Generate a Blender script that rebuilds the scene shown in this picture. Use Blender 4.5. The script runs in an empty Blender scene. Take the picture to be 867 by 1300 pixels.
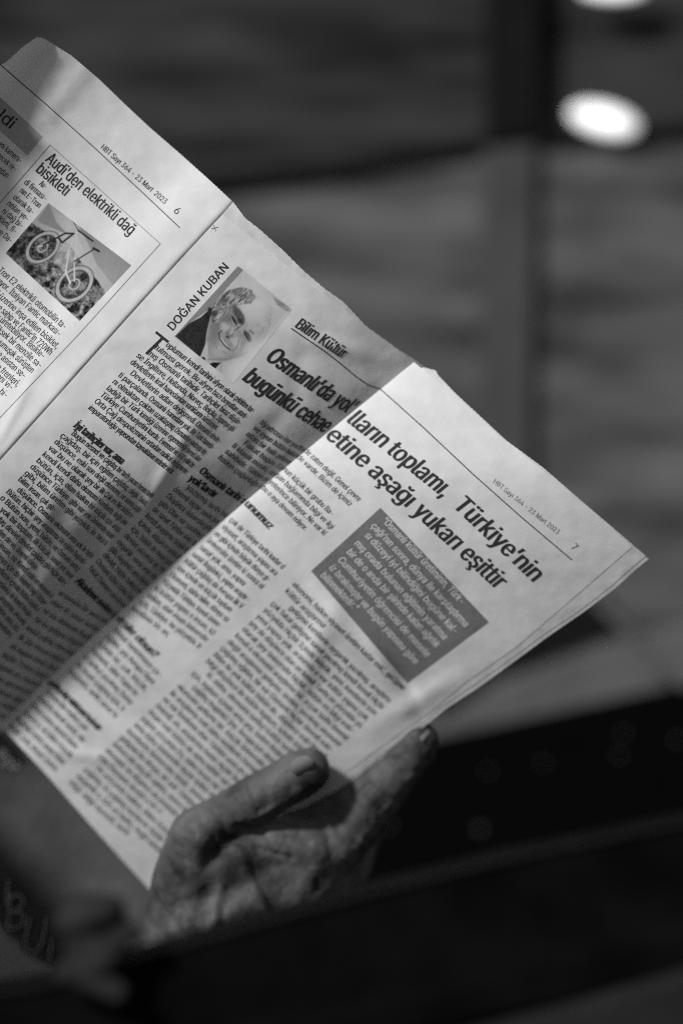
import bpy, bmesh, math, random
import numpy as np
from mathutils import Vector, noise as mnoise

random.seed(7); rng = np.random.default_rng(7)
SC = bpy.context.scene
COL = SC.collection

# ------------------------------------------------------------------ camera, light, exposure
D0 = 1.0                                   # metres from the lens to the newspaper
KK = 24.0/85.0/867.0                       # one photo pixel, in metres, one metre away
ZC = 1.2                                   # height of the lens
cam = bpy.data.objects.new('camera', bpy.data.cameras.new('camera'))
COL.objects.link(cam); SC.camera = cam
cam.location = (0, 0, ZC); cam.rotation_euler = (math.radians(90), 0, 0)
cam.data.lens = 85; cam.data.sensor_fit = 'HORIZONTAL'; cam.data.sensor_width = 24
cam.data.clip_start = 0.02; cam.data.clip_end = 50
cam.data.dof.use_dof = True; cam.data.dof.focus_distance = 0.995
cam.data.dof.aperture_fstop = 2.1; cam.data.dof.aperture_blades = 0

SUN_DIR = Vector((-0.62, -0.60, 0.62)).normalized()      # towards the sun: up, left, behind the lens
sun = bpy.data.objects.new('sun', bpy.data.lights.new('sun', 'SUN'))
COL.objects.link(sun); sun.data.energy = 3.65; sun.data.angle = math.radians(6)
sun.rotation_euler = SUN_DIR.to_track_quat('Z', 'Y').to_euler()
world = bpy.data.worlds.new('World'); SC.world = world; world.use_nodes = True
wn = world.node_tree.nodes; wl = world.node_tree.links
sky = wn.new('ShaderNodeTexSky'); sky.sky_type = 'NISHITA'; sky.sun_disc = False
sky.sun_elevation = math.asin(SUN_DIR.z); sky.sun_rotation = math.atan2(SUN_DIR.x, SUN_DIR.y)
bw = wn.new('ShaderNodeRGBToBW')           # the photograph is black and white
wl.new(sky.outputs[0], bw.inputs[0]); wl.new(bw.outputs[0], wn['Background'].inputs[0])
wn['Background'].inputs[1].default_value = 0.07
SC.view_settings.view_transform = 'Standard'; SC.view_settings.look = 'None'
SC.view_settings.exposure = 0.0; SC.view_settings.gamma = 1.0
SC.view_settings.use_curve_mapping = False

SC.cycles.use_denoising = False            # the photograph has a fine grain of its own; small print stays sharp
SC.cycles.pixel_filter_type = 'BLACKMAN_HARRIS'; SC.cycles.filter_width = 1.1

# ------------------------------------------------------------------ helpers
def P(x, y, d):
    return ((x-433.5)*KK*d, d, ZC+(650-y)*KK*d)
def Pn(xy, h):                              # arrays: xy (n,2) pixels of the photo, h mm towards the lens
    d = D0-np.asarray(h)/1000.0
    return np.stack([(xy[:, 0]-433.5)*KK*d, d+0*xy[:, 0], ZC+(650-xy[:, 1])*KK*d], 1)

def material(name, col, rough=0.6, spec=0.3, bump=None, var=None, stretch=(1, 1, 1), trans=0.0, rot=(0, 0, 0)):
    m = bpy.data.materials.new(name); m.use_nodes = True
    N, L = m.node_tree.nodes, m.node_tree.links
    b = N['Principled BSDF']
    b.inputs['Base Color'].default_value = (col, col, col, 1)
    b.inputs['Roughness'].default_value = rough
    b.inputs['Specular IOR Level'].default_value = spec
    tc = N.new('ShaderNodeTexCoord'); mp = N.new('ShaderNodeMapping')
    mp.inputs['Scale'].default_value = stretch; mp.inputs['Rotation'].default_value = rot
    L.new(tc.outputs['Object'], mp.inputs[0])
    if var:                                 # (scale, low, high, detail)
        n = N.new('ShaderNodeTexNoise'); n.inputs['Scale'].default_value = var[0]
        n.inputs['Detail'].default_value = var[3]; L.new(mp.outputs[0], n.inputs['Vector'])
        r = N.new('ShaderNodeValToRGB'); r.color_ramp.elements[0].position = 0.32; r.color_ramp.elements[1].position = 0.68
        r.color_ramp.elements[0].color = (var[1],)*3+(1,); r.color_ramp.elements[1].color = (var[2],)*3+(1,)
        L.new(n.outputs[0], r.inputs[0]); L.new(r.outputs[0], b.inputs['Base Color'])
    prev = None
    for (sc, dist, det) in (bump or []):
        n = N.new('ShaderNodeTexNoise'); n.inputs['Scale'].default_value = sc; n.inputs['Detail'].default_value = det
        L.new(mp.outputs[0], n.inputs['Vector'])
        bp = N.new('ShaderNodeBump'); bp.inputs['Distance'].default_value = dist; bp.inputs['Strength'].default_value = 1
        L.new(n.outputs[0], bp.inputs['Height'])
        if prev: L.new(prev.outputs[0], bp.inputs['Normal'])
        prev = bp
    if prev: L.new(prev.outputs[0], b.inputs['Normal'])
    if trans:
        t = N.new('ShaderNodeBsdfTranslucent'); t.inputs[0].default_value = (col, col, col, 1)
        mx = N.new('ShaderNodeMixShader'); mx.inputs[0].default_value = trans
        L.new(b.outputs[0], mx.inputs[1]); L.new(t.outputs[0], mx.inputs[2])
        L.new(mx.outputs[0], N['Material Output'].inputs[0])
    return m

def mesh_obj(name, verts, faces, mat, parent=None, smooth=True):
    me = bpy.data.meshes.new(name)
    me.from_pydata([tuple(v) for v in verts], [], faces); me.update()
    if smooth: me.polygons.foreach_set('use_smooth', [True]*len(me.polygons))
    me.materials.append(mat)
    o = bpy.data.objects.new(name, me); COL.objects.link(o)
    if parent:
        o.parent = parent
        if parent.name in PINV: o.matrix_parent_inverse = PINV[parent.name]
    return o
PINV = {}
def reg(o):
    from mathutils import Matrix
    bpy.context.view_layer.update(); PINV[o.name] = o.matrix_world.inverted(); return o
def empty(name, loc, label, cat, group=None):
    o = bpy.data.objects.new(name, None); COL.objects.link(o); o.location = loc
    o.empty_display_size = 0.05
    o['label'] = label; o['category'] = cat
    if group: o['group'] = group
    return reg(o)
def tag(o, label, cat, group=None):
    o['label'] = label; o['category'] = cat
    if group: o['group'] = group
    return o

def prism(name, pts, d, thick, mat, parent=None, bev=0.0015):
    """outline in photo pixels at distance d, extruded straight away from the lens"""
    n = len(pts); fr = [P(x, y, d) for x, y in pts]; bk = [(a, b+thick, c) for a, b, c in fr]
    o = mesh_obj(name, fr+bk, [list(range(n))[::-1], list(range(n, 2*n))] +
                 [[i, (i+1) % n, n+(i+1) % n, n+i] for i in range(n)], mat, parent, False)
    bm = bmesh.new(); bm.from_mesh(o.data); bmesh.ops.recalc_face_normals(bm, faces=bm.faces)
    if bev: bmesh.ops.bevel(bm, geom=bm.edges[:], offset=bev, segments=2, affect='EDGES', profile=0.6)
    bm.to_mesh(o.data); bm.free()
    return o

# ------------------------------------------------------------------ the shape of the paper
# a = along the lines of print, b = down the page (both 45 degrees to the photo)
R2 = math.sqrt(0.5)
GUT = np.array([(283, 272), (230, 330), (221, 341), (166, 403), (111, 458), (69, 507), (28, 560), (0, 586), (-50, 640), (-110, 706)], float)
CRE = np.array([(525, 459), (480, 499), (415, 546), (350, 607), (300, 646), (242, 696), (187, 747), (138, 792), (87, 835), (45, 880), (0, 921), (-60, 980), (-110, 1030)], float)
def ab(p): return (p[..., 0]+p[..., 1])*R2, (p[..., 1]-p[..., 0])*R2
gA, gB = ab(GUT); cA, cB = ab(CRE)
gP = np.polyfit(gB, gA, 3); cP = np.polyfit(cB, cA, 5)
def Ga(b): return np.polyval(gP, b)
def Ca(b): return np.polyval(cP, b)
MM = D0*KK*1000

def sstep(e0, e1, x):
    t = np.clip((x-e0)/(e1-e0), 0, 1); return t*t*(3-2*t)
def bump_at(x, y, cx, cy, ang, la, lb, amp):
    c, s = math.cos(math.radians(ang)), math.sin(math.radians(ang))
    u = (x-cx)*c+(y-cy)*s; v = -(x-cx)*s+(y-cy)*c
    return amp*np.exp(-(u/la)**2-(v/lb)**2)
def wrinkle(x, y, k=1.0):
    w = 0.28*np.sin(x*0.021+y*0.034+1.3)*np.sin(x*0.017-y*0.023)
    w += 0.10*np.sin(x*0.061-y*0.047+.4)*np.sin(x*0.043+y*0.057+2)
    w += 0.035*np.sin(x*0.13+y*0.09+1.)*np.sin(-x*0.11+y*0.15+2)
    return w*k
def base(x, y):                             # leans towards the lens down to the middle, then away from it
    q = y-610
    return 0.10*(y-430)*MM-0.45*MM*(np.sqrt(q*q+60*60)+q-78)/2
def h6(x, y):                               # page on the left
    e = -((x-49)*0.76+(y-47)*0.65)          # beyond its far fold
    b = (y-x)*R2; g = (Ga(b)-(x+y)*R2)*MM
    h = base(x, y)-0.24*g+0.0036*g*g
    h += 1.6*np.exp(-((g-14)/10)**2)-2.0*np.exp(-np.maximum(g, 0)/.9)
    h += np.maximum(e+26, 0)**1.55*0.015
    h += bump_at(x, y, 90, 110, 130, 70, 14, .5)+bump_at(x, y, 60, 560, 110, 60, 8, .7)+bump_at(x, y, 20, 520, 118, 70, 7, .6)
    return h+wrinkle(x, y, .9)-1.2
def sfrac(x, y):
    b = (y-x)*R2; a = (x+y)*R2; G = Ga(b); C = Ca(b)
    return (a-G)/(C-G)
def hL0(x, y):
    s = sfrac(x, y); ss = np.clip(s, 0, 1.25); b = (y-x)*R2
    k = sstep(60, 560, b)
    return base(x, y)-(6+6*k)*ss-(21+5*k)*np.power(ss, 2.7-.2*k)
LB = [(330, 560, 130, 60, 12, -.8), (60, 650, 120, 70, 14, .8), (230, 500, 110, 50, 10, .6), (380, 470, 100, 40, 14, -.7), (20, 720, 115, 60, 10, -.9), (140, 700, 100, 50, 12, 1.0), (100, 800, 60, 40, 12, .9), (250, 540, 140, 34, 16, .9), (210, 600, 118, 60, 9, .9), (160, 600, 60, 50, 16, -.9), (185, 650, 20, 26, 30, -.8), (120, 640, 130, 60, 18, .7),
      (60, 740, 125, 60, 14, .9), (120, 730, 40, 60, 12, .6), (430, 440, 15, 60, 12, 1.0), (330, 440, 100, 30, 40, .5),
      (195, 730, 140, 60, 10, -.8), (70, 800, 120, 60, 16, -1.0), (240, 300, 60, 40, 9, .5)]
def hL(x, y):                               # left half of the right-hand page
    h = hL0(x, y)+wrinkle(x, y, 1.2)
    for b_ in LB: h = h+bump_at(x, y, *b_)
    return h
RB = [(430, 790, 50, 60, 14, 2.6), (485, 845, 60, 50, 11, 2.2), (515, 862, 55, 30, 7, -1.3), (385, 850, 118, 75, 17, 2.6), (365, 880, 120, 60, 13, -1.1),
      (530, 890, 150, 60, 14, 1.2), (455, 770, 60, 60, 12, -.8), (370, 640, 40, 90, 20, .4), (130, 890, 30, 60, 18, -.7), (205, 950, 20, 90, 20, .9),
      (560, 790, 120, 60, 20, -.6), (110, 960, 10, 50, 9, .8), (300, 760, 130, 80, 20, .4)]
def hR(x, y):                               # right half
    b = (y-x)*R2; a = (x+y)*R2; C = Ca(b); r = (a-C)*MM
    xc = (C-b)*R2; yc = (C+b)*R2
    h0 = hL0(xc, yc)-base(xc, yc)
    rr = np.maximum(r, -3)
    h = base(x, y)+h0+4.0+0.20*rr-0.0011*rr*rr+1.4*(1-np.exp(-np.maximum(r, 0)/4))
    e = ((x-800)*0.6+(y-700)*0.8)           # towards the right-hand edge
    h = h+wrinkle(x, y, .8)
    for b_ in RB: h = h+bump_at(x, y, *b_)
    # edge curls slightly away
    return h

PAPER = material('newsprint', 0.74, 0.85, 0.12, bump=[(900, .00004, 3), (40, .0009, 3)], var=(120, .69, .765, 7), trans=0.10)
PAPER_BACK = material('newsprint_rear_sheets', 0.70, 0.85, 0.12, bump=[(900, .00006, 3), (60, .0010, 2)], var=(200, .62, .72, 4), trans=0.10)
INK = material('printing_ink', 0.034, 0.7, 0.15)
INK_GREY = material('grey_printing_ink', 0.10, 0.7, 0.15)
LIGHTINK = material('unprinted_lettering', 0.62, 0.8, 0.1)
TINT = material('grey_tint_print', 0.17, 0.8, 0.1, var=(700, .15, .19, 3))
TINT2 = material('pale_grey_tint_print', 0.36, 0.8, 0.1, var=(700, .33, .39, 3))
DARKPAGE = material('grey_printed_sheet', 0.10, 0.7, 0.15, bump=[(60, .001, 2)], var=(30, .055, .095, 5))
BLACKTINT = material('black_tint_print', 0.02, 0.7, 0.15)
FRAMEL = material('pale_frame_print', 0.24, 0.7, 0.15)
LINE = material('thin_rule_print', 0.09, 0.7, 0.15)

news = empty('newspaper', P(300, 700, 1.0), 'opened Turkish newspaper sheet with bold headline, portrait and bicycle picture held by a hand', 'newspaper')

def grid_obj(name, fn, hf, nu, nv, mat, parent, off=0.0, u0=0., u1=1., v0=0., v1=1.):
    U, V = np.meshgrid(np.linspace(u0, u1, nu), np.linspace(v0, v1, nv))
    xy = fn(U.ravel(), V.ravel())
    h = hf(xy[:, 0], xy[:, 1])-off
    vs = Pn(xy, h)
    f = [(j*nu+i, j*nu+i+1, (j+1)*nu+i+1, (j+1)*nu+i) for j in range(nv-1) for i in range(nu-1)]
    f = [q[::-1] for q in f]
    return mesh_obj(name, vs.tolist(), f, mat, parent)

def poly_at(pts, t):                        # by arc length
    pts = np.asarray(pts, float); seg = np.r_[0, np.cumsum(np.hypot(*np.diff(pts, axis=0).T))]; seg /= seg[-1]
    return np.stack([np.interp(t, seg, pts[:, 0]), np.interp(t, seg, pts[:, 1])], 1)
def bpt(Af, b):                             # point on gutter/crease for b
    a = Af(b); return np.stack([(a-b)*R2, (a+b)*R2], 1)

# page 6 : rows follow the cut edge at its top
TOP6 = [(-120, 150), (-60, 118), (-20, 92), (8, 78), (30, 58), (47, 46), (56, 48), (91, 70), (126, 100), (160, 133), (190, 161), (228, 194), (266, 228), (296, 256)]
gb0, gb1 = float(ab(GUT[0])[1]), 677.0
def jag(x, y): return 0.55*np.sin(x*1.9+y*.7)*np.sin(x*.53)
def f6(u, v):
    t = poly_at(TOP6, u); g = bpt(Ga, gb0+(gb1-gb0)*v)-bpt(Ga, np.array([gb0]))
    p = t+g
    k = (v <= 0)*1.0
    p[:, 1] += k*jag(p[:, 0], p[:, 1])
    return p
page6 = grid_obj('page', f6, h6, 300, 180, PAPER, news)
page6['label'] = 'left page numbered six with boxed bicycle article'
# page 7 left of the crease
cb0, cb1 = float(ab(CRE[0])[1]), 658.0
def f7l(u, v):
    g = bpt(Ga, gb0+(gb1-gb0)*v); c = bpt(Ca, cb0+(cb1-cb0)*v)
    p = g+(c-g)*u[:, None]
    bow = (1-v)**6*9*np.sin(np.pi*np.clip(u, 0, 1))
    p[:, 0] += bow*.1; p[:, 1] += bow*.35
    p[:, 1] += (v <= 0)*jag(p[:, 0], p[:, 1])
    return p
page7 = grid_obj('page', f7l, hL, 220, 260, PAPER, news, 0, -0.004, 1.035)
page7['label'] = 'shaded left half of page seven, numbered page with portrait column'
# right of the crease
EDGE = [(802, 695), (776, 717), (720, 766), (656, 821), (592, 866), (545, 905), (470, 958), (409, 1003), (330, 1062), (260, 1130), (232, 1175)]
TOPR = [(525, 459), (553, 482), (578, 501), (642, 561), (688, 596), (744, 644), (775, 670), (802, 695)]
BOTR = [(0, 921), (60, 985), (110, 1042), (165, 1103), (232, 1175)]
def coons(u, v, T, B, Lf, E):
    t = poly_at(T, u); b = poly_at(B, u); l = Lf(v); r = poly_at(E, v)
    u_ = u[:, None]; v_ = v[:, None]
    T0, T1, B0, B1 = [np.array(q, float) for q in (T[0], T[-1], B[0], B[-1])]
    return (1-v_)*t+v_*b+(1-u_)*l+u_*r-((1-u_)*(1-v_)*T0+u_*(1-v_)*T1+(1-u_)*v_*B0+u_*v_*B1)
lbe = float(ab(np.array([0., 921.]))[1])
def f7r(u, v):
    c = lambda q: bpt(Ca, cb0+(lbe-cb0)*q)
    p = coons(u, v, TOPR, BOTR, c, EDGE)
    p[:, 1] += (v <= 0)*jag(p[:, 0], p[:, 1])
    return p
page7r = grid_obj('page', f7r, hR, 220, 260, PAPER, news)
page7r['label'] = 'bright right half of the page with headline end and grey quote box'
# the crease's turned-under strip joining both halves
def ftuck(u, v):
    c = bpt(Ca, cb0+(lbe-cb0)*v); return c+np.stack([u*14, u*11], 1)
o = grid_obj('crease_fold', ftuck, lambda x, y: 0*x, 6, 100, PAPER, page7r)
me = o.data
U, V = np.meshgrid(np.linspace(0, 1, 6), np.linspace(0, 1, 100)); xy = ftuck(U.ravel(), V.ravel())
c0 = ftuck(0*U.ravel(), V.ravel()); hh = hR(c0[:, 0], c0[:, 1]); hh = hh*(1-U.ravel())+(hL(c0[:, 0], c0[:, 1])-1.5)*U.ravel()
co = Pn(xy, hh); me.vertices.foreach_set('co', co.ravel()); me.update()

# sheets behind, showing along the cut edges
EDGE2 = [(820, 706), (800, 722), (776, 744), (735, 776), (690, 806), (640, 843), (600, 871), (560, 898), (545, 912), (480, 962), (412, 1010), (330, 1070), (262, 1136), (234, 1182)]
EDGE3 = [(823, 710), (806, 724), (781, 747), (741, 777), (696, 808), (646, 845), (606, 874), (566, 900), (549, 914), (484, 964), (416, 1012), (334, 1072), (264, 1138), (235, 1184)]
def rear(T, E, off):
    def f(u, v):
        c = lambda q: bpt(Ca, cb0+(lbe-cb0)*q)+np.array([12., 10.])
        T_ = [(T[0][0], T[0][1])]+T[1:]
        p = coons(u, v, T_, [(12, 931), (60, 982), (110, 1038), (165, 1098), E[-1]], lambda q: bpt(Ca, cb0+(lbe-cb0)*q)+(np.array(T_[0])-bpt(Ca, np.array([cb0]))), E)
        p[:, 1] += (v <= 0)*jag(p[:, 0]+3*off, p[:, 1])
        return p
    return grid_obj('page_behind', f, hR, 200, 200, PAPER_BACK, news, off)
rear([(537, 466), (553, 470), (556, 476), (578, 499), (642, 558.5), (690, 594), (744, 641), (792, 682), (820, 706)], EDGE2, .14)
rear([(539, 469), (560, 484), (580, 502), (642, 561), (688, 596), (744, 643), (794, 685), (823, 710)], EDGE3, .3)
# strip of the sheets behind along the top of the left half
TB = [(296, 256), (311, 276), (330, 291), (359, 317), (385, 343), (412, 366), (436, 383), (465, 414), (508, 445), (526, 456), (545, 470)]
def frear(u, v):
    t = poly_at(TB, u); t[:, 1] += (v <= 0)*jag(t[:, 0], t[:, 1])*1.3
    d = np.array([-0.66, 0.75])*60
    return t+v[:, None]*d*np.clip(1.15-u[:, None], 0.25, 1)
grid_obj('page_behind', frear, hL, 160, 30, PAPER_BACK, news, .3)

# ------------------------------------------------------------------ lettering (flat print on the sheets)
# outlines of plain sans-serif letters: character code, advance, contours as x, y, x, y ... in thousandths
from mathutils.geometry import delaunay_2d_cdt
GLYPH_DATA = [
 [33, 195, [[67,160,63,509,132,509,128,160],[98,-4,81,-1,66,9,56,24,52,41,56,58,66,73,81,83,98,86,116,83,130,73,140,58,143,41,140,24,130,9,116,-1]]],
 [39, 206, [[78,318,70,509,136,509,128,318]]],
 [44, 187, [[38,-119,68,71,137,71,84,-119]]],
 [45, 453, [[337,244,337,188,114,188,114,244]]],
 [46, 187, [[95,-4,78,-1,63,9,53,24,50,41,53,59,63,73,78,83,95,87,113,83,128,73,138,59,141,41,138,24,128,9,113,-1]]],
 [48, 453, [[227,-7,174,1,130,24,95,62,69,113,57,155,50,202,48,254,50,306,57,353,69,395,95,447,130,484,174,508,227,516,279,508,323,484,358,447,384,395,396,353,403,306,405,254,403,202,396,155,384,113,359,62,323,24,279,1],[227,50,261,56,290,74,313,103,330,144,340,194,344,254,340,314,330,365,313,405,290,435,261,453,227,460,192,453,163,435,140,405,123,365,113,314,109,254,113,194,123,144,140,103,163,74,192,56]]],
 [49, 453, [[76,0,76,55,391,55,391,0],[276,509,276,0,212,0,212,448,209,448,86,358,86,427,198,509]]],
 [50, 453, [[64,0,64,47,234,229,261,257,282,282,299,305,311,327,318,348,320,371,317,397,308,419,293,436,273,449,250,457,224,460,196,457,172,447,153,433,139,413,130,390,127,362,66,362,71,405,86,442,111,473,143,496,182,511,225,516,268,511,306,497,337,474,361,445,376,411,381,372,378,345,371,318,357,290,336,259,306,223,267,180,153,60,153,57,389,57,389,0]]],
 [51, 453, [[218,-7,173,-3,133,10,98,30,70,57,52,91,44,132,109,132,115,107,126,87,144,71,165,59,191,52,219,50,248,53,275,61,297,74,315,93,325,116,329,145,326,172,316,196,299,217,275,234,242,244,201,248,157,248,157,299,288,448,288,452,70,452,70,509,372,509,372,461,211,278,211,289,264,288,308,276,344,253,371,222,387,186,393,145,387,103,370,66,344,36,309,12,266,-2]]],
 [52, 453, [[40,105,40,158,247,509,311,509,109,166,109,163,413,163,413,105],[282,0,282,121,282,146,282,318,343,318,343,0]]],
 [53, 453, [[221,-7,178,-2,140,11,108,32,83,60,66,93,60,130,122,130,127,108,138,89,154,73,173,60,196,52,221,50,250,53,276,64,298,82,314,104,324,131,328,162,324,193,314,221,297,244,275,262,248,273,218,277,192,275,167,268,145,258,128,246,67,253,96,509,366,509,366,452,151,452,134,301,136,301,155,315,178,325,203,331,229,334,263,330,294,321,321,306,345,285,364,260,379,231,388,199,391,163,385,117,369,76,343,41,309,15,268,-1]]],
 [54, 453, [[226,-7,182,-1,142,15,109,40,84,74,69,115,64,162,68,199,80,239,102,285,137,340,252,509,322,509,151,261,145,261,154,275,165,288,179,299,196,307,214,312,235,314,278,309,316,295,346,271,370,240,384,201,389,157,384,112,368,73,343,39,310,14,271,-2],[226,48,254,52,279,63,299,79,314,101,324,128,327,157,324,187,314,213,299,235,279,251,254,262,226,265,198,262,174,252,153,235,138,214,128,188,125,158,128,128,138,102,153,79,174,63,198,52]]],
 [55, 453, [[97,0,323,448,323,452,62,452,62,509,391,509,391,449,165,0]]],
 [56, 453, [[226,-7,178,-2,136,11,101,33,74,62,57,96,52,135,55,166,65,195,81,220,101,241,125,256,153,265,153,267,119,282,93,308,76,342,70,380,75,417,90,450,114,477,146,498,184,511,226,516,269,511,306,498,337,477,361,450,377,417,382,380,376,342,359,308,333,282,300,267,300,265,327,256,351,241,372,220,387,195,397,166,401,135,395,96,378,62,352,33,317,11,275,-2],[226,49,258,52,285,60,307,74,323,91,333,113,337,139,333,165,322,189,305,208,283,223,256,232,226,235,196,232,169,223,147,208,130,189,119,165,115,139,119,113,129,91,145,74,167,60,195,52],[226,290,252,292,274,300,293,313,307,330,316,351,319,376,316,399,308,420,294,437,275,449,252,457,226,460,200,457,177,449,159,437,145,420,136,399,133,376,136,351,145,330,159,313,178,300,201,292]]],
 [57, 453, [[226,516,271,510,310,494,343,468,368,434,384,393,389,347,385,309,373,270,350,224,315,168,200,0,130,0,301,248,307,248,299,234,287,221,273,210,257,202,238,196,218,195,175,199,137,214,106,237,83,269,68,307,64,352,69,397,85,436,110,469,143,494,182,510],[226,460,199,457,174,446,154,429,138,407,129,381,125,352,129,322,138,295,154,274,174,257,199,247,226,243,254,247,279,257,299,273,314,295,324,321,327,350,324,381,314,407,299,429,279,446,254,457]]],
 [58, 187, [[95,-4,78,-1,63,9,53,24,50,41,53,59,63,73,78,83,95,87,113,83,128,73,138,59,141,41,138,24,128,9,113,-1],[95,271,78,274,63,284,53,299,50,316,53,334,63,349,78,359,95,362,113,359,128,349,138,334,141,316,138,299,128,284,113,274]]],
 [59, 187, [[38,-119,68,71,137,71,84,-119],[103,271,86,274,71,284,61,299,58,316,61,334,71,349,86,359,103,362,121,359,136,349,146,334,149,316,146,299,136,284,121,274]]],
 [63, 358, [[132,152,132,159,134,200,141,230,153,252,168,269,187,284,209,298,230,314,247,334,258,357,262,384,259,406,250,425,237,441,220,452,200,459,178,462,157,459,137,453,120,441,106,425,96,404,92,378,27,378,33,418,49,452,73,479,103,499,138,511,178,516,219,511,255,498,284,478,306,451,319,418,324,382,319,344,306,311,284,284,254,261,235,248,219,235,207,221,200,205,195,185,194,158,194,152],[164,-4,146,-1,131,9,121,24,118,41,121,58,131,73,146,83,164,86,181,83,196,73,206,58,209,41,206,24,196,9,181,-1]]],
 [65, 479, [[16,0,201,509,276,509,463,0,395,0,287,302,264,372,232,478,245,478,228,419,213,371,191,302,85,0],[110,142,110,199,370,199,370,142]]],
 [66, 456, [[60,0,60,509,241,509,289,504,329,491,359,469,381,442,394,410,398,374,395,344,387,320,373,301,356,286,336,275,315,267,315,262,339,257,363,245,385,227,402,203,414,173,418,136,413,100,400,67,377,39,344,18,301,4,247,0],[125,57,245,57,296,63,330,80,349,105,355,137,352,161,342,184,327,203,306,218,279,228,248,231,125,231],[125,285,238,285,265,288,288,296,308,309,323,326,333,348,336,372,330,403,313,429,283,446,240,452,125,452]]],
 [67, 510, [[267,-7,225,-3,186,7,150,25,119,49,92,79,70,115,53,157,44,203,40,254,44,305,53,352,70,393,92,429,119,459,150,484,186,501,225,512,267,516,305,513,340,504,373,490,402,471,427,447,448,418,463,385,473,348,408,348,401,373,389,395,375,413,357,428,337,440,315,449,292,454,267,456,223,450,184,432,150,403,125,364,109,314,103,254,109,194,125,145,151,105,184,76,223,59,267,53,292,55,315,60,337,69,357,81,375,96,389,114,401,136,408,160,473,160,463,124,448,91,428,62,402,38,373,19,341,5,305,-4]]],
 [68, 502, [[219,0,96,0,96,57,215,57,272,63,318,81,354,110,379,149,394,198,399,255,394,312,379,361,354,399,320,428,275,446,221,452,93,452,93,509,225,509,273,505,315,495,353,478,399,441,433,391,449,351,458,306,462,255,458,205,449,159,433,119,411,83,384,54,351,31,312,14,268,3],[125,509,125,0,60,0,60,509]]],
 [69, 418, [[60,0,60,509,372,509,372,452,125,452,125,286,355,286,355,229,125,229,125,57,375,57,375,0]]],
 [70, 410, [[60,0,60,509,369,509,369,452,125,452,125,278,346,278,346,221,125,221,125,0]]],
 [71, 520, [[269,-7,225,-3,185,7,149,25,118,49,91,79,69,116,53,157,43,203,40,254,43,305,53,352,69,393,91,429,117,459,149,484,184,501,223,512,265,516,304,513,340,504,374,489,403,469,429,445,449,416,465,384,474,349,408,349,399,372,387,393,373,411,356,427,337,439,315,448,291,454,265,456,222,450,183,432,150,404,125,364,109,314,103,254,109,194,125,145,151,105,184,76,224,59,269,53,309,57,345,71,374,93,396,123,410,160,415,202,434,199,283,199,283,256,478,256,478,200,471,141,451,91,419,50,377,19,326,0]]],
 [72, 516, [[60,0,60,509,125,509,125,289,392,289,392,509,457,509,457,0,392,0,392,232,125,232,125,0]]],
 [73, 300, [[31,0,31,57,118,57,118,452,31,452,31,509,269,509,269,452,183,452,183,57,269,57,269,0]]],
 [74, 396, [[185,-7,124,3,75,33,52,63,38,100,33,145,33,173,98,173,98,145,104,104,122,74,149,56,185,50,220,56,248,74,266,104,272,145,272,509,336,509,336,145,332,100,318,63,294,33,246,3]]],
 [75, 466, [[104,145,104,216,139,261,174,303,212,344,364,509,448,509,231,276,228,276],[60,0,60,509,125,509,125,334,124,225,125,193,125,0],[372,0,188,259,228,309,449,0]]],
 [76, 392, [[60,0,60,509,125,509,125,57,361,57,361,0]]],
 [77, 628, [[60,0,60,509,152,509,277,187,287,159,299,123,311,84,322,49,307,49,318,83,330,121,342,158,352,187,476,509,568,509,568,0,504,0,504,291,504,327,505,369,506,413,507,457,513,457,498,409,482,363,467,322,456,291,342,0,286,0,170,291,159,321,145,361,129,408,112,457,119,457,120,416,121,372,122,328,122,291,122,0]]],
 [78, 523, [[60,0,60,509,136,509,343,183,363,151,388,107,414,55,405,54,401,108,399,157,399,195,399,509,463,509,463,0,387,0,202,290,177,331,148,381,108,452,119,454,122,384,124,328,125,291,125,0]]],
 [79, 533, [[267,-7,225,-3,186,7,150,25,119,49,92,79,70,115,53,157,44,203,40,254,44,305,53,352,70,393,92,429,119,459,150,484,186,501,225,512,267,516,309,512,348,501,384,484,415,459,442,429,464,393,480,352,490,305,493,254,490,203,480,157,464,115,442,79,415,49,384,25,348,7,309,-3],[267,53,310,59,349,76,383,105,408,144,425,194,430,254,425,314,408,365,383,404,349,433,310,450,267,456,223,450,184,433,151,404,125,364,109,314,103,254,109,194,125,144,151,105,184,76,223,59]]],
 [80, 444, [[60,0,60,509,235,509,289,503,332,487,366,462,390,430,404,391,409,348,404,304,390,265,366,233,332,207,289,191,235,186,109,186,109,242,233,242,269,246,297,256,318,272,333,294,342,319,344,348,342,376,333,402,318,423,297,439,268,449,232,452,125,452,125,0]]],
 [81, 533, [[245,159,313,159,369,85,384,65,468,-48,401,-48,346,27,331,46],[267,-7,225,-3,186,7,150,25,119,49,92,79,70,115,53,157,44,203,40,254,44,305,53,352,70,393,92,429,119,459,150,484,186,501,225,512,267,516,309,512,348,501,384,484,415,459,442,429,464,393,480,352,490,305,493,254,490,203,480,157,464,115,442,79,415,49,384,25,348,7,309,-3],[267,53,310,59,349,76,383,105,408,144,425,194,430,254,425,314,408,365,383,404,349,433,310,450,267,456,223,450,184,433,151,404,125,364,109,314,103,254,109,194,125,144,151,105,184,76,223,59]]],
 [82, 448, [[60,0,60,509,236,509,290,504,333,489,367,465,390,433,405,395,409,352,405,309,390,271,367,240,333,217,289,203,236,198,96,198,96,255,234,255,269,258,298,267,319,281,334,300,342,324,345,352,342,380,334,405,319,425,298,440,269,449,233,452,125,452,125,0],[353,0,230,229,303,229,428,0]]],
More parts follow.
